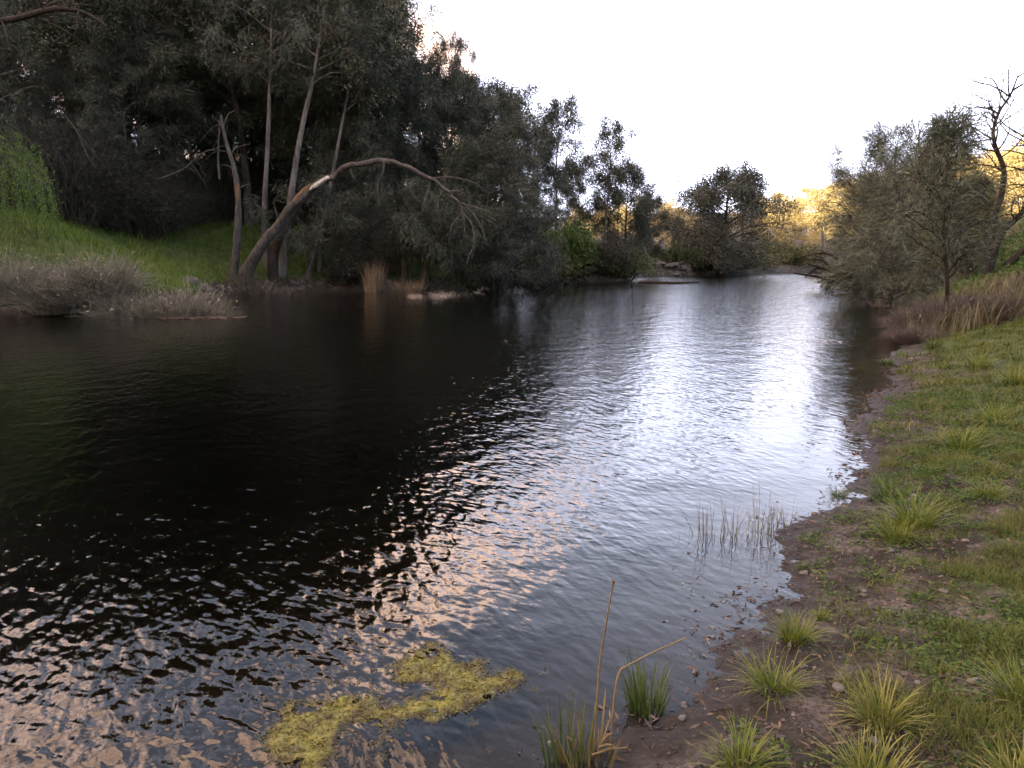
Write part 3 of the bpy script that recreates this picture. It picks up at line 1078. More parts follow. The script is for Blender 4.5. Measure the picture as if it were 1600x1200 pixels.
# ------------------------------------------------------------------ shrubs
def shrub_geo(seed, R, H, ntwig, nleaf, style, upright=0.9, tw=0.012):
    rng = np.random.default_rng(seed)
    B, C = Geo(), Geo()
    tips = []
    for i in range(ntwig):
        a, rr = rng.uniform(0, 6.28), R * 0.45 * math.sqrt(rng.random())
        b = np.array([math.cos(a) * rr, math.sin(a) * rr, -0.05])
        a2 = a + rng.normal(0, .5)
        e = R * rng.uniform(.25, 1.0)
        hh = H * rng.uniform(.45, 1.05) * math.sqrt(max(.12, 1 - (e / R) ** 2 * .75))
        p1 = b + np.array([math.cos(a2) * e * .35, math.sin(a2) * e * .35, hh * (.62 * upright)])
        p2 = b + np.array([math.cos(a2) * e, math.sin(a2) * e, hh])
        q = smooth_path([b, p1, p2], 6) + np.vstack([np.zeros(3), rng.normal(0, .03 * H, (5, 3))])
        B.add(*tube(q, np.linspace(tw, tw * .3, 6), 3))
        for s in range(3):
            p = q[rng.integers(2, 5)]
            e2 = (q[-1] - q[0]) * .25 + rng.normal(0, .14 * H, 3)
            B.add(*tube(np.array([p, p + e2 * .5 + rng.normal(0, .02, 3), p + e2]), [tw * .5, tw * .35, tw * .2], 3))
            tips.append(p + e2 * rng.uniform(.3, 1))
        tips += [q[-1], q[-2], q[3]]
    if nleaf:
        st = STYLE[style]
        A = np.array(tips)
        idx = rng.integers(0, len(A), nleaf)
        c = A[idx] + rng.normal(0, st['sig'], (nleaf, 3))
        c[:, 2] = np.maximum(c[:, 2], 0.02)
        u = rng.normal(0, .6, (nleaf, 3)) + np.array([0, 0, .3 - st['droop']])
        C.add(*leaves(c, u, rng.uniform(*st['l'], nleaf), rng.uniform(*st['w'], nleaf), rng))
    return B, C


SHR = {}


def shrub(kind, px, Y, R, H, label, group=None, name='shrub', z=None, rz=None):
    f = foot(px, Y)
    if z is not None:
        f[2] = z
    rz = RNG.uniform(0, 6.28) if rz is None else rz
    spec = {'dry': (1.0, 1.3, 300, 120, 'leaf', 'twig', 'twig'), 'green': (1.0, 1.2, 70, 5200, 'leaf', 'bark', 'bush'), 'dark': (1.0, 1.2, 90, 5200, 'leaf', 'bark_dark', 'dark'),
            'olive': (1.0, 1.2, 70, 4200, 'leaf', 'bark', 'olive'), 'lime': (1.0, 1.4, 80, 6500, 'leaf', 'bark', 'lime'), 'purple': (1.0, 1.0, 420, 200, 'leaf', 'purple_twig', 'purple_twig'), 'thicket': (1.2, 1.8, 220, 11000, 'thick', 'bark', 'dark')}[kind]
    if kind not in SHR:
        B, C = shrub_geo(hash(kind) % 97 if False else sum(map(ord, kind)), *spec[:5])
        SHR[kind] = (B.mesh('twigs', M[spec[5]], False), C.mesh('foliage', M[spec[6]]) if C.v else None)
    root = link(name, None, None, f, rz, (R / spec[0], R / spec[0], H / spec[1]))
    link('twigs', SHR[kind][0], root)
    if SHR[kind][1]:
        link('foliage', SHR[kind][1], root)
    return tag(root, label, 'shrub', group)


G1 = 'dry grey shrubs along the left water line'
for i, (px, Y, R, H) in enumerate(((-15, 25.2, 1.3, 1.9), (35, 25.0, 1.2, 1.7), (80, 24.8, 1.1, 1.6), (118, 24.9, 1.1, 1.8), (155, 25.2, 1.2, 1.9), (185, 24.6, 1.0, 1.5),
                                   (222, 25.0, 1.0, 1.4), (255, 24.9, 1.1, 1.9), (285, 25.3, 1.1, 2.1), (312, 25.2, .95, 1.8))):
    shrub('dry', px, Y - .5, R * 1.15, H * .72, ('tangled dry grey shrub cut by the left edge of the photo', *['%s tangled dry grey shrub from the left edge along the water' % w_ for w_ in ('second', 'third', 'fourth', 'fifth', 'sixth', 'seventh', 'eighth', 'ninth')], 'last dry grey shrub at the point of the left bank')[i], G1, 'dry_shrub')
G2 = 'twiggy thicket shrubs under the dark wood'
for px, Y, R, H in ((20, 36, 2.2, 4.2), (70, 37, 2.2, 4.5), (120, 36.5, 2.4, 4.8), (170, 38, 2.2, 4.0), (220, 38.5, 2.2, 3.6), (265, 41.5, 2.0, 3.2), (310, 44.5, 2.0, 3.2), (350, 46.5, 2, 3.0),
                    (-60, 38, 2.4, 4.4), (-130, 37, 2.4, 4.2), (-210, 37, 2.4, 4.4), (-300, 37, 2.4, 4.2), (-400, 37, 2.4, 4.4), (60, 41, 2.6, 6), (150, 42, 2.6, 6), (240, 43, 2.6, 5), (400, 48, 2.2, 3.4), (455, 48.5, 2.2, 3.2), (510, 48, 2.2, 3.4)):
    shrub('thicket', px, Y + 1.8, R, H, 'dark twiggy thicket shrub under the wood at the top of the green slope', G2, 'thicket_shrub')
shrub('thicket', 590, 42, 2.0, 3.2, 'dark brown twiggy bush above the two straw tussocks', None, 'dark_bush')
shrub('dark', 548, 41, 1.2, 1.6, 'low dark bush between the rusty stump and the straw tussocks', None, 'dark_bush')
shrub('dark', 690, 41.5, 1.5, 1.5, 'low black bush at the water right of the straw tussocks', None, 'dark_bush')
shrub('olive', 720, 44.5, 1.0, 1.9, 'small yellow-green bush glimpsed behind the dangling twigs', None, 'olive_bush')
shrub('dark', 745, 44, 1.8, 1.8, 'dark bush overhanging the water under the low she-oak', None, 'dark_bush')
shrub('dark', 668, 40.8, 1.2, 1.1, 'low dark bush close right of the fan-shaped straw tussock', None, 'dark_bush')
shrub('dark', 718, 42.8, 1.6, 1.3, 'dark bush at the water under the dangling twigs', None, 'dark_bush')
shrub('dark', 768, 46, 1.7, 1.5, 'dark bush at the water between two overhanging she-oaks', None, 'dark_bush')
shrub('dark', 790, 47, 2.0, 2.2, 'dark bush at the water line left of the bright green bush', None, 'dark_bush')
shrub('lime', 880, 56.5, 2.0, 3.9, 'bright green bush on the left bank in mid distance', None, 'green_bush')
shrub('olive', 858, 56, 1.9, 2.4, 'olive bush at the foot of the bright green bush', None, 'olive_bush')
shrub('green', 905, 57.2, 2.0, 2.4, 'green bush right of the bright green one by the water', None, 'green_bush')
shrub('thicket', 945, 58, 2.6, 2.7, 'greyish twiggy bush at the waterside in mid distance', None, 'grey_bush')
shrub('green', 975, 58.2, 1.8, 2.0, 'small green bush at the point where the bank turns', None, 'green_bush')
shrub('dark', 830, 52, 2.0, 2.0, 'dark bush beside the olive bush at the water', None, 'dark_bush')
G3 = 'bushes along the far water line'
for px, Y, R, H, kd in ((1075, 79, 2.2, 2.4, 'green'), (1098, 80, 1.8, 2.0, 'dark'), (1040, 82, 1.6, 1.4, 'green'), (1125, 81, 2.4, 1.5, 'dark'), (1155, 82.5, 2.2, 1.5, 'olive')):
    shrub(kd, px, Y, R, H, {1075: 'green bush at the left foot of the big round tree', 1098: 'dark bush just under the left side of the big round tree', 1040: 'small low green bush behind the rock heap at the far inlet', 1125: 'dark low bush before the trunk of the big round tree', 1155: 'olive low bush under the right side of the big round tree'}[px], G3, 'bank_bush')

# reddish dry reeds and straw tussocks along the left water line
def tussock_geo(seed, n, R, h, w, lean, curl, seg=4):
    rng = np.random.default_rng(seed)
    a = rng.uniform(0, 6.28, n)
    r = R * np.sqrt(rng.random(n))
    b = np.stack([np.cos(a) * r, np.sin(a) * r, -0.02 * np.ones(n)], 1)
    G = Geo()
    G.add(*blades(b, rng.uniform(*h, n), rng.uniform(*w, n), a + rng.normal(0, .6, n), rng.uniform(*lean, n) * (0.4 + 0.6 * r / R), rng.uniform(*curl, n), seg))
    return G


st_me = tussock_geo(1, 420, .42, (.9, 1.75), (.014, .03), (.02, .3), (.05, .5)).mesh('blades', M['straw'])
for px, Y, s, lab in ((582, 40.2, (1.0, 1.0, 1.0), 'upright straw-coloured reed tussock at the left water line'), (637, 40.5, (1.55, 1.2, .85), 'wider fan-shaped straw tussock right of the upright one')):
    tag(link('straw_tussock', st_me, None, foot(px, Y, .02), px, s), lab, 'tussock', 'straw tussocks on the left bank')
rd_me = tussock_geo(2, 220, .55, (.5, 1.1), (.012, .025), (.05, .7), (.1, .8)).mesh('blades', M['dry_grass'])
for i, (px, Y) in enumerate(((372, 38.2), (395, 37.9), (420, 38.1), (446, 38.2), (470, 38.4), (500, 38.6), (530, 38.8), (560, 39.4), (610, 40.0), (655, 40.7), (672, 41.0), (690, 41.4), (708, 42.0), (728, 42.8), (748, 43.8))):
    tag(link('dry_reed_clump', rd_me, None, foot(px, Y, .02), i * 1.3, (1.2, 1.2, RNG.uniform(.8, 1.2))), 'low reddish dry reed clump on the left water line near the arched trunk', 'reeds', 'dry reed clumps on the left water line')

# ---- bright willow fronds at the left frame edge
f = foot(-90, 26)
wp = straight(301, 7.5, (0.02, 0))
g = grow(301, wp, .22, .05, .35, .98, 3.0, 22, 6, 0, 'long', .6, .7, 'round')
T, B, C = g
rng = np.random.default_rng(302)
for i in range(260):
    a = rng.uniform(0, 6.28)
    rr = 3.4 * math.sqrt(rng.random()) if i % 2 else 3.2
    tx, ty = math.cos(a) * rr, math.sin(a) * rr
    zt = 5.2 - .28 * rr * rr * .5 + rng.uniform(-.8, .4)
    ln = rng.uniform(1.4, 3.4)
    q = smooth_path([(tx * .75, ty * .75, zt + .35), (tx * .95, ty * .95, zt), (tx * 1.04, ty * 1.04, zt - ln * .5), (tx * 1.05, ty * 1.05, zt - ln)], 7)
    B.add(*tube(q, np.linspace(.008, .003, 7), 3))
    n = 46
    k = rng.uniform(1, 6, n)
    i0 = np.minimum(k.astype(int), 5)
    c = q[i0] + (q[i0 + 1] - q[i0]) * (k - i0)[:, None] + rng.normal(0, .03, (n, 3))
    u = rng.normal(0, .5, (n, 3)) - np.array([0, 0, .7])
    C.add(*leaves(c, u, rng.uniform(.08, .17, n), rng.uniform(.016, .03, n), rng))
build_tree('willow_tree', (T, B, C), 'bark', 'willow', f, 'bright green weeping willow entering at the left frame edge')

# ---- big round tree at the bend, far trees in the sun
f = foot(1130, 79)
Hh = P(1130, 284, 79)[2] - f[2]
g = grow(401, straight(401, Hh, (0, 0), .03), .3, .05, .04, .98, 4.5, 56, 8, 52000, 'mid', .35, .5, 'round')
big = build_tree('river_tree', g, 'bark_dark', 'she_oak_grey', f, 'big round dark tree standing alone at the river bend')
g = grow(402, straight(402, 10, (0.04, 0)), .2, .04, .22, .98, 3.8, 26, 6, 8000, 'far', .6, .2, 'round')
g2 = grow(403, straight(403, 10, (-0.05, 0)), .2, .04, .15, .98, 3.4, 30, 6, 8000, 'far', .8, .2, 'col')
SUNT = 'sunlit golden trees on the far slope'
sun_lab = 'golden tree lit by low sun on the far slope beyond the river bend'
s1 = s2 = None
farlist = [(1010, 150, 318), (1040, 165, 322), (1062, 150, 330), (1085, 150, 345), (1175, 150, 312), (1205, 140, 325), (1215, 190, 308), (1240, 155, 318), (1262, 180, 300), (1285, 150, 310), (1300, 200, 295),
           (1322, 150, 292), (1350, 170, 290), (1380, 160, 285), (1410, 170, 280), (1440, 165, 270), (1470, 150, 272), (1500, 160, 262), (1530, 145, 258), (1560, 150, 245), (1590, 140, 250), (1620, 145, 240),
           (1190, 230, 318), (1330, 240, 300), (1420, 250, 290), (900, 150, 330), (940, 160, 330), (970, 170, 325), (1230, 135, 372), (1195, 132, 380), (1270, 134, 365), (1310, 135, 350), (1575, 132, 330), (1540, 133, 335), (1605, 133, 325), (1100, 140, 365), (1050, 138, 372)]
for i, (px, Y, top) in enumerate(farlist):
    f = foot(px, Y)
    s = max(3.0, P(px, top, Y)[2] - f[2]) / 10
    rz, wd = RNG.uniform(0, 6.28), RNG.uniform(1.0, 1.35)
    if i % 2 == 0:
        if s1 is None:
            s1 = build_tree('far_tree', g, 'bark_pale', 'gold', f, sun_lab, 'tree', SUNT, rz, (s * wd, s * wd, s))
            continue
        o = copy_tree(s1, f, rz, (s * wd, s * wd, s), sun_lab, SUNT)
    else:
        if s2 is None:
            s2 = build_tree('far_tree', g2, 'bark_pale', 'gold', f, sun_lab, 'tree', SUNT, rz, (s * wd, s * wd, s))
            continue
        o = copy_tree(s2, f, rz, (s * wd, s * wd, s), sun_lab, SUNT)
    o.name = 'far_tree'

# pale standing trunk catching the sun on the far bank
f = foot(1283, 112)
T = Geo()
T.add(*tube(smooth_path([(0, 0, -.2), (0.05, 0, 1.6), (-.05, 0, 3.4)], 8), np.linspace(.3, .2, 8), 8, .05, np.random.default_rng(2)))
tag(link('pale_stump', T.mesh('pale_stump', M['bark_pale'], True), None, f), 'pale upright stump on the far bank before the golden trees', 'stump')
shrub('olive', 1236, 96, 2.9, 2.7, 'rounded olive-green bush before the golden slope, left of the fallen limbs', None, 'green_bush')
shrub('olive', 1208, 99, 2.4, 2.2, 'olive bush on the far bank between the round tree and the rounded olive-green bush', None, 'olive_bush')
shrub('olive', 1184, 88, 2.6, 1.6, 'low olive scrub at the right foot of the big round tree', None, 'olive_bush')

shrub('olive', 1222, 95, 2.4, 1.3, 'low straw-coloured scrub below the rounded olive-green bush', None, 'olive_bush')
shrub('olive', 1258, 101, 2.6, 1.6, 'low scrub on the far bank left of the pale stump', None, 'olive_bush')
# ---- right bank
def rtree(name, seed, px, Y, top, label, leafm='oak_right', style='slim', spread=2.2, bias=(0, 0, 0), c0=.12, nleaf=10000, lean=0.0, nprim=30, r0=.12, shape='cone', rise=.9, sag=.3, barkm='bark', wob=.02):
    f = foot(px, Y)
    H = P(px, top, Y)[2] - f[2]
    g = grow(seed, straight(seed, H, (lean, 0), wob), r0, .015, c0, .98, spread, nprim, 6, nleaf, style, rise, sag, shape, bias)
    return build_tree(name, g, barkm, leafm, f, label)


for a in ((501, 1385, 38, 213, 'feathery she-oak with the tallest thin spire on the right bank', 2.3, -.10, 0, 17000, 'col'),
          (502, 1376, 40, 262, 'she-oak leaning left over the water on the right bank', 2.6, -.30, -.22, 17000, 'col'),
          (503, 1425, 34, 240, 'grey-green she-oak behind the slim sapling', 2.3, -.08, 0, 16000, 'col'),
          (504, 1368, 44, 305, 'low she-oak with drooping branches near the fallen limbs', 2.4, -.40, -.2, 14000, 'round'),
          (505, 1458, 32, 262, 'thin-topped she-oak right behind the sapling', 1.9, 0, 0, 12000, 'cone'),
          (507, 1390, 36, 300, 'bushy she-oak in the middle of the right bank thicket', 2.2, -.05, 0, 15000, 'round'),
          (514, 1405, 39, 250, 'she-oak whose blunt top shows right of the tallest spire', 2.2, 0, 0, 14000, 'col')):
    rtree('she_oak_tree', a[0], a[1], a[2], a[3], a[4], spread=a[5], bias=(a[6], 0, 0), lean=a[7], nleaf=int(a[8] * .52), shape=a[9], nprim=36, rise=1.1, sag=.35)
rtree('she_oak_tree', 506, 1512, 27, 285, 'russet-green she-oak between the sapling and the bare forked tree', leafm='olive', spread=1.6, nleaf=9000)
rtree('she_oak_tree', 508, 1395, 30, 365, 'low grey she-oak hanging to the water line left of the sapling', spread=2.0, nleaf=11000, bias=(-.2, 0, -.2), shape='round', rise=.5, sag=.7)
rtree('she_oak_tree', 509, 1362, 43, 372, 'dark low she-oak skirt touching the water behind the fallen limbs', leafm='dark', spread=2.4, nleaf=12000, bias=(-.15, 0, -.25), shape='round', rise=.2, sag=.9, c0=.05)
for px, Y, R_, H_, lab in ((1452, 17.6, .75, .72, 'low purple-brown dry bush on the waterside left of the sapling'), (1495, 17.3, .8, .8, 'purple-brown dry bush at the foot of the sapling'), (1440, 19.2, .7, .6, 'small purple-brown bush on the mud behind the waterside one'),
                           (1545, 17.2, .8, .7, 'brown dry bush right of the sapling foot'), (1432, 16.3, .5, .42, 'tiny brown bush on the mud edge in front of the waterside one'), (1450, 15.9, .5, .36, 'tiny brown bush between the lawn and the waterside bush')):
    shrub('purple', px, Y, R_, H_, lab, None, 'dry_bush')
# slim sapling
f = foot(1483, 17.6)
sp = smooth_path([(0, 0, -.1)] + [P(a, b, 17.6) - f for a, b in ((1480, 450), (1475, 370), (1478, 300), (1483, 240), (1487, 196))], 18)
g = grow(510, sp, .055, .008, .22, .99, 1.5, 50, 7, 10000, 'fine', .95, .55, 'cone', secl=.5, sides=8)
build_tree('she_oak_sapling', g, 'bark_dark', 'oak_right', f, 'slim she-oak sapling with bare thin trunk in the dry grass at right')
# dead thin top
f = foot(1442, 33)
sp = smooth_path([(0, 0, -.1)] + [P(a, b, 33) - f for a, b in ((1441, 380), (1444, 300), (1443, 250), (1435, 222), (1440, 200))], 16)
g = grow(511, sp, .10, .02, .62, .97, 1.2, 9, 3, 0, 'oak', .9, .0, 'col')
build_tree('dead_tree', g, 'bark', 'she_oak', f, 'thin leafless dead tree top above the right bank she-oaks')
# forked bare tree
f = foot(1541, 25)
root = link('forked_bare_tree', None, None, f)
t1 = smooth_path([(0, 0, -.2)] + [P(a, b, 25) - f for a, b in ((1552, 350), (1566, 300), (1568, 262), (1556, 232), (1552, 205), (1561, 175), (1578, 150), (1590, 120))], 24)
t2 = smooth_path([(0, 0, -.2)] + [P(a, b, 25.4) - f for a, b in ((1562, 370), (1592, 338), (1612, 300), (1618, 250), (1610, 200))], 18)
rng = np.random.default_rng(512)
for tp, r in ((t1, .11), (t2, .125)):
    T = Geo()
    T.add(*tube(tp, np.interp(np.linspace(0, 1, len(tp)), [0, .5, 1], [r, r * .55, .02]), 8, .05, rng))
    link('trunk', T.mesh('trunk', M['bark_dark'], True), root)
B, C = Geo(), Geo()
for tp in (t1, t2):
    for i in range(26):
        q = rng.integers(len(tp) // 3, len(tp))
        p = tp[q]
        d = rng.normal(0, 1, 3) * (1, .8, .5) + (0, 0, .75)
        d /= np.linalg.norm(d)
        ln = rng.uniform(.8, 2.6)
        pts = [p]
        for s in range(6):
            d = d + rng.normal(0, .22, 3)
            d /= np.linalg.norm(d)
            pts.append(pts[-1] + d * ln / 6)
        pts = np.array(pts)
        B.add(*tube(pts, np.linspace(.028, .007, 7), 4))
        for j in range(5):
            a = pts[rng.integers(2, 7)]
            e = d * .3 + rng.normal(0, .28, 3)
            B.add(*tube(np.array([a, a + e * .5 + rng.normal(0, .04, 3), a + e]), [.008, .006, .003], 3))
            n = 14
            C.add(*leaves(a + e + rng.normal(0, .16, (n, 3)), rng.normal(0, 1, (n, 3)), rng.uniform(.05, .10, n), rng.uniform(.015, .03, n), rng))
link('branches', B.mesh('branches', M['bark_dark'], True), root)
link('crown', C.mesh('crown', M['olive']), root)
tag(root, 'forked nearly bare tree with dark twin trunks at the right edge', 'tree')
# limbs fallen into the water
f = foot(1345, 41)
root = link('fallen_limbs', None, None, f)
for i, q in enumerate(([(1345, 432), (1315, 428), (1290, 420), (1262, 412)], [(1330, 436), (1300, 437), (1275, 432), (1240, 427)], [(1318, 428), (1296, 432), (1278, 442)], [(1300, 422), (1288, 408), (1270, 404)],
                       [(1340, 425), (1310, 405), (1285, 395), (1250, 402)], [(1290, 437), (1300, 443), (1310, 444)], [(1282, 418), (1268, 424), (1258, 434)], [(1350, 380), (1330, 340), (1310, 318), (1288, 316)])):
    T = Geo()
    T.add(*tube(smooth_path([P(a, b, 41 + .3 * i) - f for a, b in q], 9), np.linspace((.16, .16, .1, .1, .1, .1, .1, .05)[i], (.03, .03, .03, .03, .03, .03, .03, .012)[i], 9), 6, .08, rng))
    link('limb', T.mesh('limb', M['bark_dark'], True), root)
tag(root, 'dark fallen limbs dipping into the water at the right bank', 'fallen branch')


# logs and rocks on the banks
def log(name, pts, r, label, matn='bark_dark'):
    q = smooth_path(pts, 14)
    c = q[7].copy()
    T = Geo()
    rr = np.full(14, r)
    rr[0] = rr[-1] = r * .45
    T.add(*tube(q - c, rr * np.linspace(1.1, .8, 14), 9, .12, np.random.default_rng(len(label))))
    return tag(link(name, T.mesh(name, M[matn], True), None, c), label, 'log')


def gp(px, Y, up=.0):
    x = P(px, 400, Y)[0]
    return np.array([x, Y, Z(x, Y) + up])


log('fallen_log', [gp(1530, 21, .15), gp(1565, 20.6, .2), gp(1590, 20.4, .25), gp(1630, 20.2, .35)], .13, 'dark fallen log above the tall dry grass at the right edge')
log('fallen_log', [gp(1552, 25, .2), gp(1580, 25.3, .45), gp(1600, 25.3, .7), gp(1630, 25.2, .9)], .10, 'dark leaning log under the forked bare tree')
log('sunken_log', [W(1000, 441.5, .02) + (0, .6, 0), W(1030, 442.0, .05), W(1060, 442.0, .06), W(1092, 441.5, .02)], .10, 'long thin dark log lying at water level by the far inlet')
T = Geo()
q = smooth_path([W(985, 441, -.1), P(992, 432, 55.6), P(1000, 421, 55.4)], 6)
T.add(*tube(q - q[0], np.linspace(.07, .03, 6), 5))
tag(link('leaning_stick', T.mesh('leaning_stick', M['dead_wood'], True), None, q[0]), 'thin pale stick leaning out of the water by the far inlet', 'stick')


def rock_mesh(seed, flat=.6):
    rng = np.random.default_rng(seed)
    import bmesh
    bm = bmesh.new()
    bmesh.ops.create_icosphere(bm, subdivisions=2, radius=1)
    nrm = rng.normal(size=(7, 3))
    nrm /= np.linalg.norm(nrm, axis=1)[:, None]
    off = rng.uniform(.35, .75, 7)
    for v in bm.verts:
        p = np.array(v.co)
        for a, b in zip(nrm, off):
            d = p @ a - b
            if d > 0:
                p = p - a * d
        p = p * (1 + rng.normal(0, .025))
        v.co = (p[0], p[1], p[2] * flat)
    me = bpy.data.meshes.new('stone')
    bm.to_mesh(me)
    bm.free()
    me.materials.append(M['stone'])
    return me


ROCKS = [rock_mesh(s, f_) for s, f_ in ((1, .55), (2, .7), (3, .5), (4, .8), (5, .6), (6, .45))]
G4 = 'rocks heaped on the far left bank'
rng = np.random.default_rng(77)
for i in range(34):
    px, Y = rng.uniform(1002, 1078), rng.uniform(73.5, 77.5)
    o = link('rock', ROCKS[i % 6], None, gp(px, Y, rng.uniform(0, .35)), rng.uniform(0, 6), rng.uniform(.25, .62))
    tag(o, 'grey rock in the heap on the bank behind the far inlet', 'rock', G4)
for px, Y, s in ((285, 31.5, .5), (300, 31.2, .62), (316, 31.4, .42)):
    tag(link('rock', ROCKS[int(px) % 6], None, gp(px, Y, .05), px, s), 'grey rock lying on the green left slope', 'rock', 'rocks on the green slope')
for px, Y, s in ((905, 56.4, .6), (915, 56.6, .8), (897, 56.3, .7), (922, 56.8, .6), (890, 56.2, .5)):
    tag(link('rock', ROCKS[int(px) % 6], None, gp(px, Y, .3), px, s), 'dark rock between the green bushes in mid distance', 'rock', 'rocks between the mid-distance bushes')

# ------------------------------------------------------------------ foreground: stones, grass, tussocks
def scatter(n, x0, x1, y0, y1, seed):
    r = np.random.default_rng(seed)
    return r.uniform(x0, x1, n), r.uniform(y0, y1, n), r


def in_view(x, y, m=80):
    """keeps points whose ground spot the photo could show"""
    dx, dyv = x, y * CP + (CAM_Z - 0.2) * SP
    px = 800 + FPX * dx / np.maximum(dyv, .1)
    py = 600 - FPX * (-(CAM_Z - 0.2) * CP + y * SP) / np.maximum(dyv, .1)
    return (px > -m) & (px < 1600 + m) & (py < 1200 + m)


# loose stones
x, y, r = scatter(7000, .6, 7, 2.2, 9.5, 5)
z, d, l = height(x, y)
ok = in_view(x, y, 20) & (~l) & (d > -.05) & (d < 3.2) & (r.random(7000) < np.exp(-((d - .9) / 1.1) ** 2) * np.exp(-(y - 2.5) / 3.2) * 1.1)
x, y, z = x[ok][:298], y[ok][:298], z[ok][:298]
for i in range(len(x)):
    s = .010 + .020 * r.random() ** 2.2 + (.012 if i % 17 == 0 else 0)
    link('stone', ROCKS[r.integers(0, 6)], ground, (x[i], y[i], z[i] + s * .12), r.uniform(0, 6.28), (s * r.uniform(.8, 1.4), s, s * r.uniform(.6, 1)))
# gravel
x, y, r = scatter(90000, .4, 8, 2.0, 12, 6)
z, d, l = height(x, y)
ok = in_view(x, y, 20) & (~l) & (d > -.25) & (d < 3.0) & (r.random(90000) < np.exp(-((d - .7) / .9) ** 2) * .8 * np.clip(fbm(x * 2.5, y * 2.5, 77) + .55, 0, 1))
x, y, z = x[ok], y[ok], z[ok]
n = len(x)
base = np.array([(1, 0, 0), (-.6, .8, 0), (-.5, -.8, 0), (.1, .1, .7), (.2, -.1, -.5)])
ff = np.array([(0, 1, 3), (1, 2, 3), (2, 0, 3), (1, 0, 4), (2, 1, 4), (0, 2, 4)])
s = (.004 + .009 * r.random(n) ** 2)[:, None]
a = r.uniform(0, 6.28, n)
v = base[None] * (1 + r.normal(0, .25, (n, 5, 3)))
vx = v[..., 0] * np.cos(a)[:, None] - v[..., 1] * np.sin(a)[:, None]
vy = v[..., 0] * np.sin(a)[:, None] + v[..., 1] * np.cos(a)[:, None]
v = np.stack([vx * s + x[:, None], vy * s + y[:, None], v[..., 2] * s + z[:, None] + .002], -1).reshape(-1, 3)
f = (ff[None] + (np.arange(n) * 5)[:, None, None]).reshape(-1, 3)
M['gravel'] = foliage('gravel_chips', [(0.0, (0.05, 0.04, 0.035)), (0.5, (0.12, 0.10, 0.09)), (1.0, (0.27, 0.22, 0.19))], 3.0, rough=.8)
tag(link('gravel', np_mesh('gravel', v, f, M['gravel']), ground), kind='stuff')
# leaf litter and broken straw
x, y, r = scatter(70000, .3, 10, 2.0, 14, 8)
z, d, l = height(x, y)
ok = in_view(x, y, 20) & (~l) & (d > -.12) & (d < 4.5) & (r.random(70000) < np.exp(-((d - .5) / 1.3) ** 2) * .8)
x, y, z = x[ok], y[ok], np.maximum(z[ok], 0)
n = len(x)
u = r.normal(0, 1, (n, 3)) * (1, 1, .12)
C = Geo()
C.add(*leaves(np.stack([x, y, z + .006], 1), u, r.uniform(.015, .07, n), r.uniform(.004, .014, n), r))
tag(link('leaf_litter', C.mesh('leaf_litter', M['litter'])), 'scattered brown leaf litter and straw bits along the shore', 'leaf litter', kind='stuff')

# short grass of the near bank
G = Geo()
for N, y0, y1, x1, hs, ws, sd_ in ((420000, 2.0, 7.5, 6, (.02, .075), (.003, .006), 11), (240000, 7.5, 19, 15, (.04, .11), (.008, .015), 12)):
    x, y, r = scatter(N, .6, x1, y0, y1, sd_)
    _, d, l = height(x, y, False)
    ga = grass_amount(x, y, d, l)
    clump = np.clip(fbm(x * 5, y * 5, 88, 3) * 1.6 + .5, 0.06, 1)
    ok = in_view(x, y) & (~l) & (d > .12) & (r.random(N) < ga * clump * 1.05)
    x, y = x[ok], y[ok]
    z, d, l = height(x, y)
    n = len(x)
    sc_ = .6 + .9 * clump[ok]
    G.add(*blades(np.stack([x, y, z - .004], 1), r.uniform(*hs, n) * sc_, r.uniform(*ws, n), r.uniform(0, 6.28, n), r.uniform(.1, .9, n), r.uniform(.1, 1.2, n), 2))
tag(link('grass', G.mesh('grass', M['grass'])), 'short green and yellowish grass covering the near right bank', 'grass', kind='stuff')
# small broad-leaved weeds
x, y, r = scatter(14000, .8, 8, 2.2, 10, 14)
_, d, l = height(x, y, False)
ok = in_view(x, y) & (~l) & (d > .22) & (r.random(14000) < .6 + 1.2 * fbm(x * 1.5, y * 1.5, 99))
x, y = x[ok], y[ok]
z, _, _ = height(x, y)
n, k = len(x), 20
cx = np.repeat(x, k) + r.normal(0, .03, n * k)
cy = np.repeat(y, k) + r.normal(0, .03, n * k)
cz = np.repeat(z, k) + r.uniform(.004, .03, n * k)
C = Geo()
C.add(*leaves(np.stack([cx, cy, cz], 1), r.normal(0, 1, (n * k, 3)) * (1, 1, .35) + (0, 0, .25), r.uniform(.010, .030, n * k), r.uniform(.007, .016, n * k), r))
tag(link('weeds', C.mesh('weeds', M['weed'])), 'low broad-leaved weeds dotted between the stones of the near bank', 'weeds', kind='stuff')
# grass on the left slope
x, y, r = scatter(120000, -34, 4, 22, 60, 15)
_, d, l = height(x, y, False)
ok = l & (d > .3) & (d < 15) & (r.random(120000) < grass_amount(x, y, d, l) * np.clip(fbm(x * .9, y * .9, 91) + .75, 0, 1))
x, y = x[ok], y[ok]
z, _, _ = height(x, y)
n = len(x)
G = Geo()
G.add(*blades(np.stack([x, y, z - .01], 1), r.uniform(.15, .5, n) * (.6 + 1.0 * np.clip(fbm(x * .8, y * .8, 93) + .5, 0, 1)), r.uniform(.02, .04, n), r.uniform(0, 6.28, n), r.uniform(.05, .6, n), r.uniform(.1, 1.0, n), 2))
tag(link('slope_grass', G.mesh('slope_grass', M['grass_far'])), 'green grass covering the slope of the far left bank', 'grass', kind='stuff')
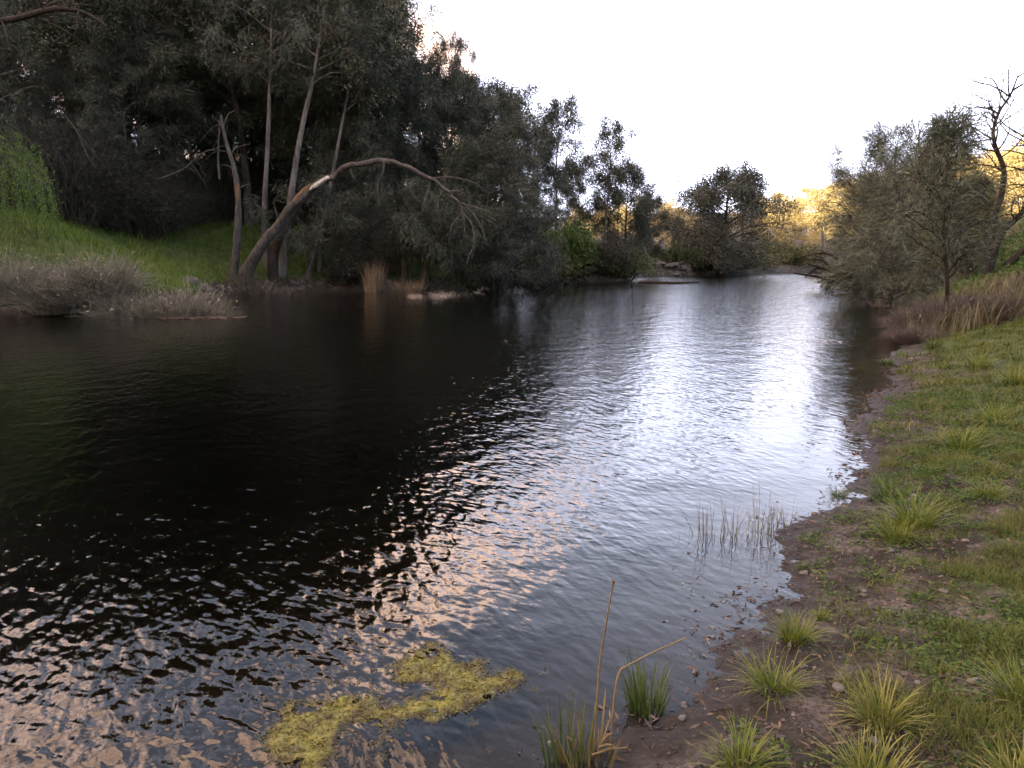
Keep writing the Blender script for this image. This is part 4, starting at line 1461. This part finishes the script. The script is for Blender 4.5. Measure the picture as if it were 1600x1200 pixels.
# dry brown grass of the far banks
x, y, r = scatter(50000, -5, 50, 55, 105, 16)
_, d, l = height(x, y, False)
ok = (d > .5) & (d < 16) & (r.random(50000) < .55)
x, y = x[ok], y[ok]
z, _, _ = height(x, y)
n = len(x)
G = Geo()
G.add(*blades(np.stack([x, y, z - .01], 1), r.uniform(.2, .6, n), r.uniform(.04, .08, n), r.uniform(0, 6.28, n), r.uniform(.05, .5, n), r.uniform(.1, .8, n), 2))
tag(link('dry_bank_grass', G.mesh('dry_bank_grass', M['mix_grass'])), 'brownish grass on the far banks round the river bend', 'grass', kind='stuff')

# tall dry grass round the sapling on the right bank
x, y, r = scatter(52000, 7.5, 19, 15.2, 27, 17)
_, d, l = height(x, y, False)
front = 16.2 + .9 * fbm(x * .8, y * .8, 33) + .12 * np.maximum(0, 9 - x) * 3
ok = (~l) & (d > .03) & (y > front) & (y < 22.5 + fbm(x, y, 35)) & in_view(x, y) & (r.random(52000) < np.clip(.75 + fbm(x * 1.3, y * 1.3, 37), 0, 1))
x, y = x[ok], y[ok]
z, _, _ = height(x, y)
n = len(x)
hh = r.uniform(.35, 1.0, n) * (.8 + .5 * fbm(x * .9, y * .9, 39))
pick = (r.random(n) + .9 * fbm(x * .5, y * .5, 36) + .06 * (x - 11)) > .40
for nm, mk, msk, lab in (('tall_dry_grass', 'dry_grass', ~pick, 'tall dry purplish-brown grass round the foot of the slim sapling'), ('rank_grass', 'mix_grass', pick, 'rank straw and olive grass on the right bank behind the sapling')):
    G = Geo()
    k = msk.sum()
    G.add(*blades(np.stack([x, y, z - .02], 1)[msk], hh[msk], r.uniform(.008, .018, k), r.uniform(0, 6.28, k), r.uniform(.02, .45, k), r.uniform(.1, 1.0, k), 3))
    tag(link(nm, G.mesh(nm, M[mk])), lab, 'grass', kind='stuff')
# straw grass and green nettles higher on the right slope
x, y, r = scatter(40000, 11, 30, 20, 48, 18)
_, d, l = height(x, y, False)
ok = (~l) & (d > .6) & in_view(x, y) & (r.random(40000) < .8)
x, y = x[ok], y[ok]
z, _, _ = height(x, y)
n = len(x)
green = (fbm(x * .45, y * .45, 43) + .25 * np.exp(-((x - 16.5) / 2.2) ** 2 - ((y - 24) / 2) ** 2) * 3) > .12
G = Geo()
k = (~green).sum()
G.add(*blades(np.stack([x, y, z - .02], 1)[~green], r.uniform(.25, .6, k), r.uniform(.015, .03, k), r.uniform(0, 6.28, k), r.uniform(.05, .6, k), r.uniform(.1, 1.0, k), 2))
tag(link('straw_grass', G.mesh('straw_grass', M['mix_grass'])), 'pale straw grass on the upper right slope', 'grass', kind='stuff')
C = Geo()
px_, py_, pz_ = x[green], y[green], z[green]
kk = 7
c = np.repeat(np.stack([px_, py_, pz_], 1), kk, 0) + r.normal(0, .10, (len(px_) * kk, 3)) * (1, 1, 0)
c[:, 2] += r.uniform(.05, .4, len(c))
C.add(*leaves(c, r.normal(0, 1, (len(c), 3)) * (1, 1, .5), r.uniform(.08, .16, len(c)), r.uniform(.05, .09, len(c)), r))
tag(link('nettles', C.mesh('nettles', M['weed'])), 'patch of dark green nettles on the right slope below the forked bare tree', 'weeds', kind='stuff')

# ---- tussocks of the near bank
TUS = [tussock_geo(700 + i, 200, .085, (.12, .32), (.0045, .0105), (.08, 1.0), (.4, 1.7), 5) for i in range(4)]
TM = {k: [t.mesh('blades', M[k]) for t in TUS] for k in ('tuss', 'tuss_dry', 'tuss_dark')}
GT = 'grass tussocks on the near right bank'


def W2(px, py):
    """pixel to the point where that ray meets the near bank"""
    z = 0.1
    for _ in range(12):
        p = W(px, py, z)
        z = .5 * z + .5 * Z(p[0], p[1])
    return W(px, py, z)


def tus(px, py, wpx, k, label, v=0, squash=1.0, group=GT):
    p = W2(px, py)
    wid = (1.3 if py < 850 else 1.0) * wpx / FPX * math.hypot(p[1], CAM_Z - p[2])
    s = wid / .56
    root = link('grass_tussock', None, None, p - (0, 0, .004), px * .1, (s, s, s * squash))
    link('blades', TM[k][v], root)
    return tag(root, label, 'tussock', group)


for a in ((1243, 1000, 120, 'tuss', 'bright green tussock nearest the small muddy point, uppermost of the front ones', 0), (1207, 1078, 150, 'tuss', 'large tussock with pale curled blades at the mud edge in front', 1),
          (1378, 1130, 165, 'tuss_dry', 'round yellowing tussock standing alone on the stony ground in front', 2), (1602, 1095, 190, 'tuss', 'big tussock cut by the right edge of the photo in front', 3),
          (1160, 1200, 150, 'tuss', 'tussock at the bottom edge beside the dark mud', 2), (1365, 1225, 190, 'tuss_dry', 'dry spiky tussock at the bottom edge below the round yellowing one', 0),
          (1590, 1225, 150, 'tuss_dry', 'dry tussock in the bottom right corner', 1), (1430, 822, 120, 'tuss', 'tall yellow-green tussock right of the reeds, largest on the middle bank', 2),
          (1400, 842, 80, 'tuss', 'smaller tussock grown against the left of the tall yellow-green one', 3), (1387, 782, 80, 'tuss_dark', 'dark green tussock just behind the tall yellow-green one', 1),
          (1542, 778, 70, 'tuss', 'small tussock alone to the right of the tall yellow-green one', 0), (1503, 703, 90, 'tuss', 'spreading yellow tussock on the middle bank, left of a farther one', 3),
          (1470, 692, 50, 'tuss_dry', 'small dry tuft left of the spreading yellow tussock', 2), (1550, 660, 80, 'tuss', 'flat yellow-green tussock farther up the bank at right', 1),
          (1386, 570, 34, 'tuss_dark', 'small dark green tuft at the water edge below the sapling', 0), (1346, 584, 26, 'tuss_dry', 'tiny pale tuft standing in the shallows below the sapling', 2),
          (1310, 778, 40, 'tuss_dark', 'low green tuft at the water edge by the reeds', 3), (1285, 968, 50, 'tuss', 'small side tuft right of the bright green tussock', 2),
          (1255, 890, 36, 'tuss_dark', 'tiny green tuft on the bare mud above the front tussocks', 3), (1530, 575, 60, 'tuss', 'soft tuft in the lawn before the tall dry grass', 2), (1585, 600, 60, 'tuss', 'tuft at the right edge below the tall dry grass', 0),
          (1460, 545, 40, 'tuss_dark', 'dark tuft at the foot of the tall dry grass', 1)):
    tus(*a)

# ---- reeds in the shallows
rng = np.random.default_rng(900)


def reed_clump(px, py, n, R, h, w, label, mk, lean=(.02, .25), curl=(0, .5), name='reed_clump'):
    p = W(px, py, 0)
    p[2] = Z(p[0], p[1]) - .01
    t = tussock_geo(int(px + py), n, R, h, w, lean, curl, 5)
    root = link(name, None, None, p)
    link('blades', t.mesh('blades', M[mk]), root)
    return tag(root, label, 'reeds'), p


reed_clump(1012, 1105, 110, .07, (.12, .30), (.004, .009), 'green reed clump in the shallows beside the mud', 'tuss_dark', (.02, .3), (.05, .5))
root, p0 = reed_clump(912, 1192, 58, .095, (.10, .28), (.006, .012), 'mixed green and dry reed clump with two tall dead stalks in front', 'reed', (.02, .35), (0, .6))
T2 = tussock_geo(55, 26, .09, (.14, .29), (.006, .011), (.02, .25), (0, .4), 5)
o = link('green_blades', T2.mesh('green_blades', M['tuss_dark']), root, (-.05, .0, 0))
for q in ([(928, 1125), (936, 1050), (946, 980), (958, 912)], [(952, 1120), (962, 1075), (970, 1046), (1015, 1022), (1071, 997)]):
    T = Geo()
    pts = [P(a, b, p0[1] + .03 + .0008 * (a - 928)) - p0 for a, b in q]
    pts[0][2] = -.02
    sp = smooth_path(pts, 14) if len(q) == 4 else np.array(smooth_path(pts[:3], 6).tolist() + smooth_path(pts[2:], 6)[1:].tolist())
    T.add(*tube(sp, np.linspace(.0048, .0032, len(sp)), 6))
    so = link('dead_stalk', T.mesh('dead_stalk', M['stalk'], True), root)
    if len(q) == 4:
        T = Geo()
        T.add(*tube(np.array([sp[-1], sp[-1] + (.001, 0, .012)]), [.0038, .008], 6))
        link('broken_tip', T.mesh('broken_tip', M['stalk'], True), so)
T = Geo()
for (a, b), (c, e) in (((940, 1160), (958, 1146)), ((935, 1168), (962, 1166)), ((925, 1180), (980, 1168)), ((900, 1170), (885, 1150))):
    A_, B_ = P(a, b, p0[1] - .02) - p0, P(c, e, p0[1] - .03) - p0
    T.add(*tube(np.array([A_, (A_ + B_) / 2 + (0, 0, .01), B_]), [.004, .005, .002], 4))
link('bent_straw', T.mesh('bent_straw', M['stalk'], True), root)
for i, (px, py, n, h) in enumerate(((1062, 838, 5, .25), (1108, 838, 16, .5), (1128, 836, 14, .45), (1150, 836, 12, .38), (1188, 840, 15, .5), (1205, 826, 9, .4), (1082, 822, 5, .3), (1232, 815, 8, .3))):
    lab = ('dark stub of a reed at the left end of the sparse reeds', 'tallest reed clump at the left of the sparse reeds in the shallows', 'reed clump second from left among the tall sparse reeds', 'short brown reed clump in the middle of the sparse reeds',
           'reed clump at the right of the sparse reeds nearest the bank', 'thin reeds at the bank edge behind the rightmost clump', 'few thin reeds farther out in the sparse reeds', 'short reeds on the mud edge right of the sparse reeds')[i]
    reed_clump(px, py, int(n * 2.2), .085, (h * .25, h), (.003, .0065), lab, 'reed', (.0, .4), (-.2, 1.0))


# ---- floating algae
def raft(name, px_poly, label, mat, cell=.011, thick=.016, seed=1, rag=.03, hole=.5, cat='algae', fuzz=0):
    poly = [tuple(W(*p, 0)[:2]) for p in px_poly]
    A = np.array(poly)
    x0, y0 = A.min(0) - .05
    x1, y1 = A.max(0) + .05
    X, Y = np.meshgrid(np.arange(x0, x1, cell), np.arange(y0, y1, cell))
    x, y = X.ravel(), Y.ravel()
    d = seg_dist(x, y, poly + poly[:1])
    d = np.where(inside(x, y, poly), d, -d) + rag * 1.8 * fbm(x * 13, y * 13, seed, 5)
    keep = (d > 0) & (fbm(x * 11, y * 11, seed + 9, 4) < hole)
    z = -.005 + thick * 1.25 * sstep(0, .06, d) * (.35 + np.clip(fbm(x * 16, y * 16, seed + 3, 4) + .4, 0, 1.2)) + .004 * fbm(x * 70, y * 70, seed + 5, 2)
    ny_, nx_ = X.shape
    idx = np.arange(ny_ * nx_).reshape(ny_, nx_)
    q = np.stack([idx[:-1, :-1], idx[:-1, 1:], idx[1:, 1:], idx[1:, :-1]], -1).reshape(-1, 4)
    q = q[keep[q].all(1)]
    used = np.unique(q)
    mp = np.full(ny_ * nx_, -1)
    mp[used] = np.arange(len(used))
    jit = np.random.default_rng(seed).normal(0, cell * .25, (len(used), 2))
    c = A.mean(0)
    v = np.stack([x[used] + jit[:, 0] - c[0], y[used] + jit[:, 1] - c[1], z[used]], 1)
    pts_used = v
    o = link(name, np_mesh(name, v, mp[q], mat, True, {'edge': np.clip(d[used] / .08, 0, 1)}), None, (c[0], c[1], 0))
    if fuzz:
        rr = np.random.default_rng(seed + 1)
        k = rr.integers(0, len(v), fuzz)
        G_ = Geo()
        G_.add(*leaves(v[k] + rr.normal(0, cell, (fuzz, 3)) * (1, 1, .1), rr.normal(0, 1, (fuzz, 3)) * (1, 1, .35), rr.uniform(.008, .028, fuzz), rr.uniform(.002, .006, fuzz), rr))
        tag(link('filaments', G_.mesh('filaments', M['filament']), o), kind='stuff')
    return tag(o, label, cat)


M['filament'] = foliage('algae_filaments', [(0.0, (0.05, 0.036, 0.016)), (0.45, (0.10, 0.085, 0.018)), (1.0, (0.24, 0.23, 0.04))], 9.0)


def algae_mat():
    m, n, l, b = mat_base('algae')
    t = n.new('ShaderNodeTexCoord')
    nz = n.new('ShaderNodeTexNoise')
    nz.inputs['Scale'].default_value = 9
    nz.inputs['Detail'].default_value = 8
    nz.inputs['Roughness'].default_value = .65
    l.new(t.outputs['Object'], nz.inputs['Vector'])
    at = n.new('ShaderNodeAttribute')
    at.attribute_name = 'edge'
    a = n.new('ShaderNodeMath')
    a.operation = 'MULTIPLY_ADD'
    l.new(at.outputs['Fac'], a.inputs[0])
    a.inputs[1].default_value = .28
    l.new(nz.outputs['Fac'], a.inputs[2])
    r = ramp(n, [(.48, (.030, .022, .013)), (.62, (.068, .053, .018)), (.74, (.125, .113, .018)), (.95, (.22, .21, .032))])
    l.new(a.outputs[0], r.inputs[0])
    l.new(r.outputs[0], b.inputs['Base Color'])
    b.inputs['Roughness'].default_value = .55
    n2 = n.new('ShaderNodeTexNoise')
    n2.inputs['Scale'].default_value = 60
    n2.inputs['Detail'].default_value = 5
    l.new(t.outputs['Object'], n2.inputs['Vector'])
    bp = n.new('ShaderNodeBump')
    bp.inputs['Strength'].default_value = .9
    bp.inputs['Distance'].default_value = .012
    l.new(n2.outputs['Fac'], bp.inputs['Height'])
    l.new(bp.outputs[0], b.inputs['Normal'])
    return m


AM = algae_mat()
raft('algae_mat', [(600, 1042), (608, 1022), (650, 1012), (668, 1000), (705, 1008), (722, 1032), (748, 1030), (768, 1048), (800, 1044), (832, 1052), (826, 1066), (815, 1080), (790, 1085), (768, 1098), (745, 1112), (715, 1116),
                   (680, 1122), (650, 1130), (612, 1145), (605, 1164), (588, 1166), (585, 1140), (560, 1135), (532, 1150), (526, 1165), (538, 1200), (545, 1240), (440, 1240), (424, 1190), (420, 1140), (428, 1112), (450, 1096),
                   (480, 1088), (510, 1094), (535, 1080), (590, 1080), (600, 1086), (645, 1088), (662, 1076), (632, 1068), (604, 1062)], 'yellow-green algae mat floating in front at the bottom of the photo', AM, .009, .013, 4, .05, .36, fuzz=9000)
raft('algae_mat', [(1232, 532), (1260, 529), (1300, 530), (1330, 534), (1300, 538), (1255, 537)], 'pale thin scum patch floating offshore near the sapling', M['scum'], .05, .006, 6, .05, .25)
raft('algae_mat', [(1350, 470), (1390, 474), (1395, 480), (1360, 479)], 'small floating weed patch in the shade under the right bank she-oaks', M['litter'], .06, .006, 7, .06, .3)
raft('algae_mat', [(230, 494), (300, 494), (380, 493), (395, 496), (330, 499), (250, 498)], 'thin floating weed line off the dry shrubs at left', M['litter'], .06, .01, 8, .1, .3)
raft('algae_mat', [(905, 531), (925, 526), (960, 524), (975, 528), (950, 535), (920, 536)], 'thin dark patch just under the surface in mid river', M['litter'], .05, .003, 9, .1, .02)  # thin dark sheet lying just below the water level
for j, (qx, qy, sz) in enumerate(((598, 1180, 10), (640, 1172, 7), (835, 1075, 8), (850, 1046, 6), (408, 1150, 7), (560, 1066, 8), (520, 1068, 6), (740, 1128, 9), (690, 992, 7), (415, 1090, 6))):
    raft('algae_scrap', [(qx - sz, qy), (qx - .3 * sz, qy - .7 * sz), (qx + sz, qy - .2 * sz), (qx + .6 * sz, qy + .7 * sz), (qx - .5 * sz, qy + .6 * sz)], 'small loose scrap of algae floating beside the yellow-green mat', AM, .003, .005, 20 + j, .004, .9, fuzz=60)['group'] = 'loose algae scraps'
# floating bits near the shore
x, y, r = scatter(9000, .0, 6, 2.2, 9, 41)
z, d, l = height(x, y)
ok = (~l) & (d < -.02) & (d > -.55) & (z < -.004) & (r.random(9000) < np.clip(fbm(x * 3, y * 3, 44) * 2 - .1, 0, 1) * np.exp(d * 3))
x, y = x[ok], y[ok]
n, k = len(x), 5
c = np.repeat(np.stack([x, y, np.full(n, .003)], 1), k, 0) + r.normal(0, .018, (n * k, 3)) * (1, .6, 0)
C = Geo()
C.add(*leaves(c, r.normal(0, 1, (n * k, 3)) * (1, .7, .03), r.uniform(.008, .028, n * k), r.uniform(.004, .012, n * k), r))
tag(link('floating_bits', C.mesh('floating_bits', M['scum'])), 'pale scum and plant bits floating along the near shore', 'scum', kind='stuff')
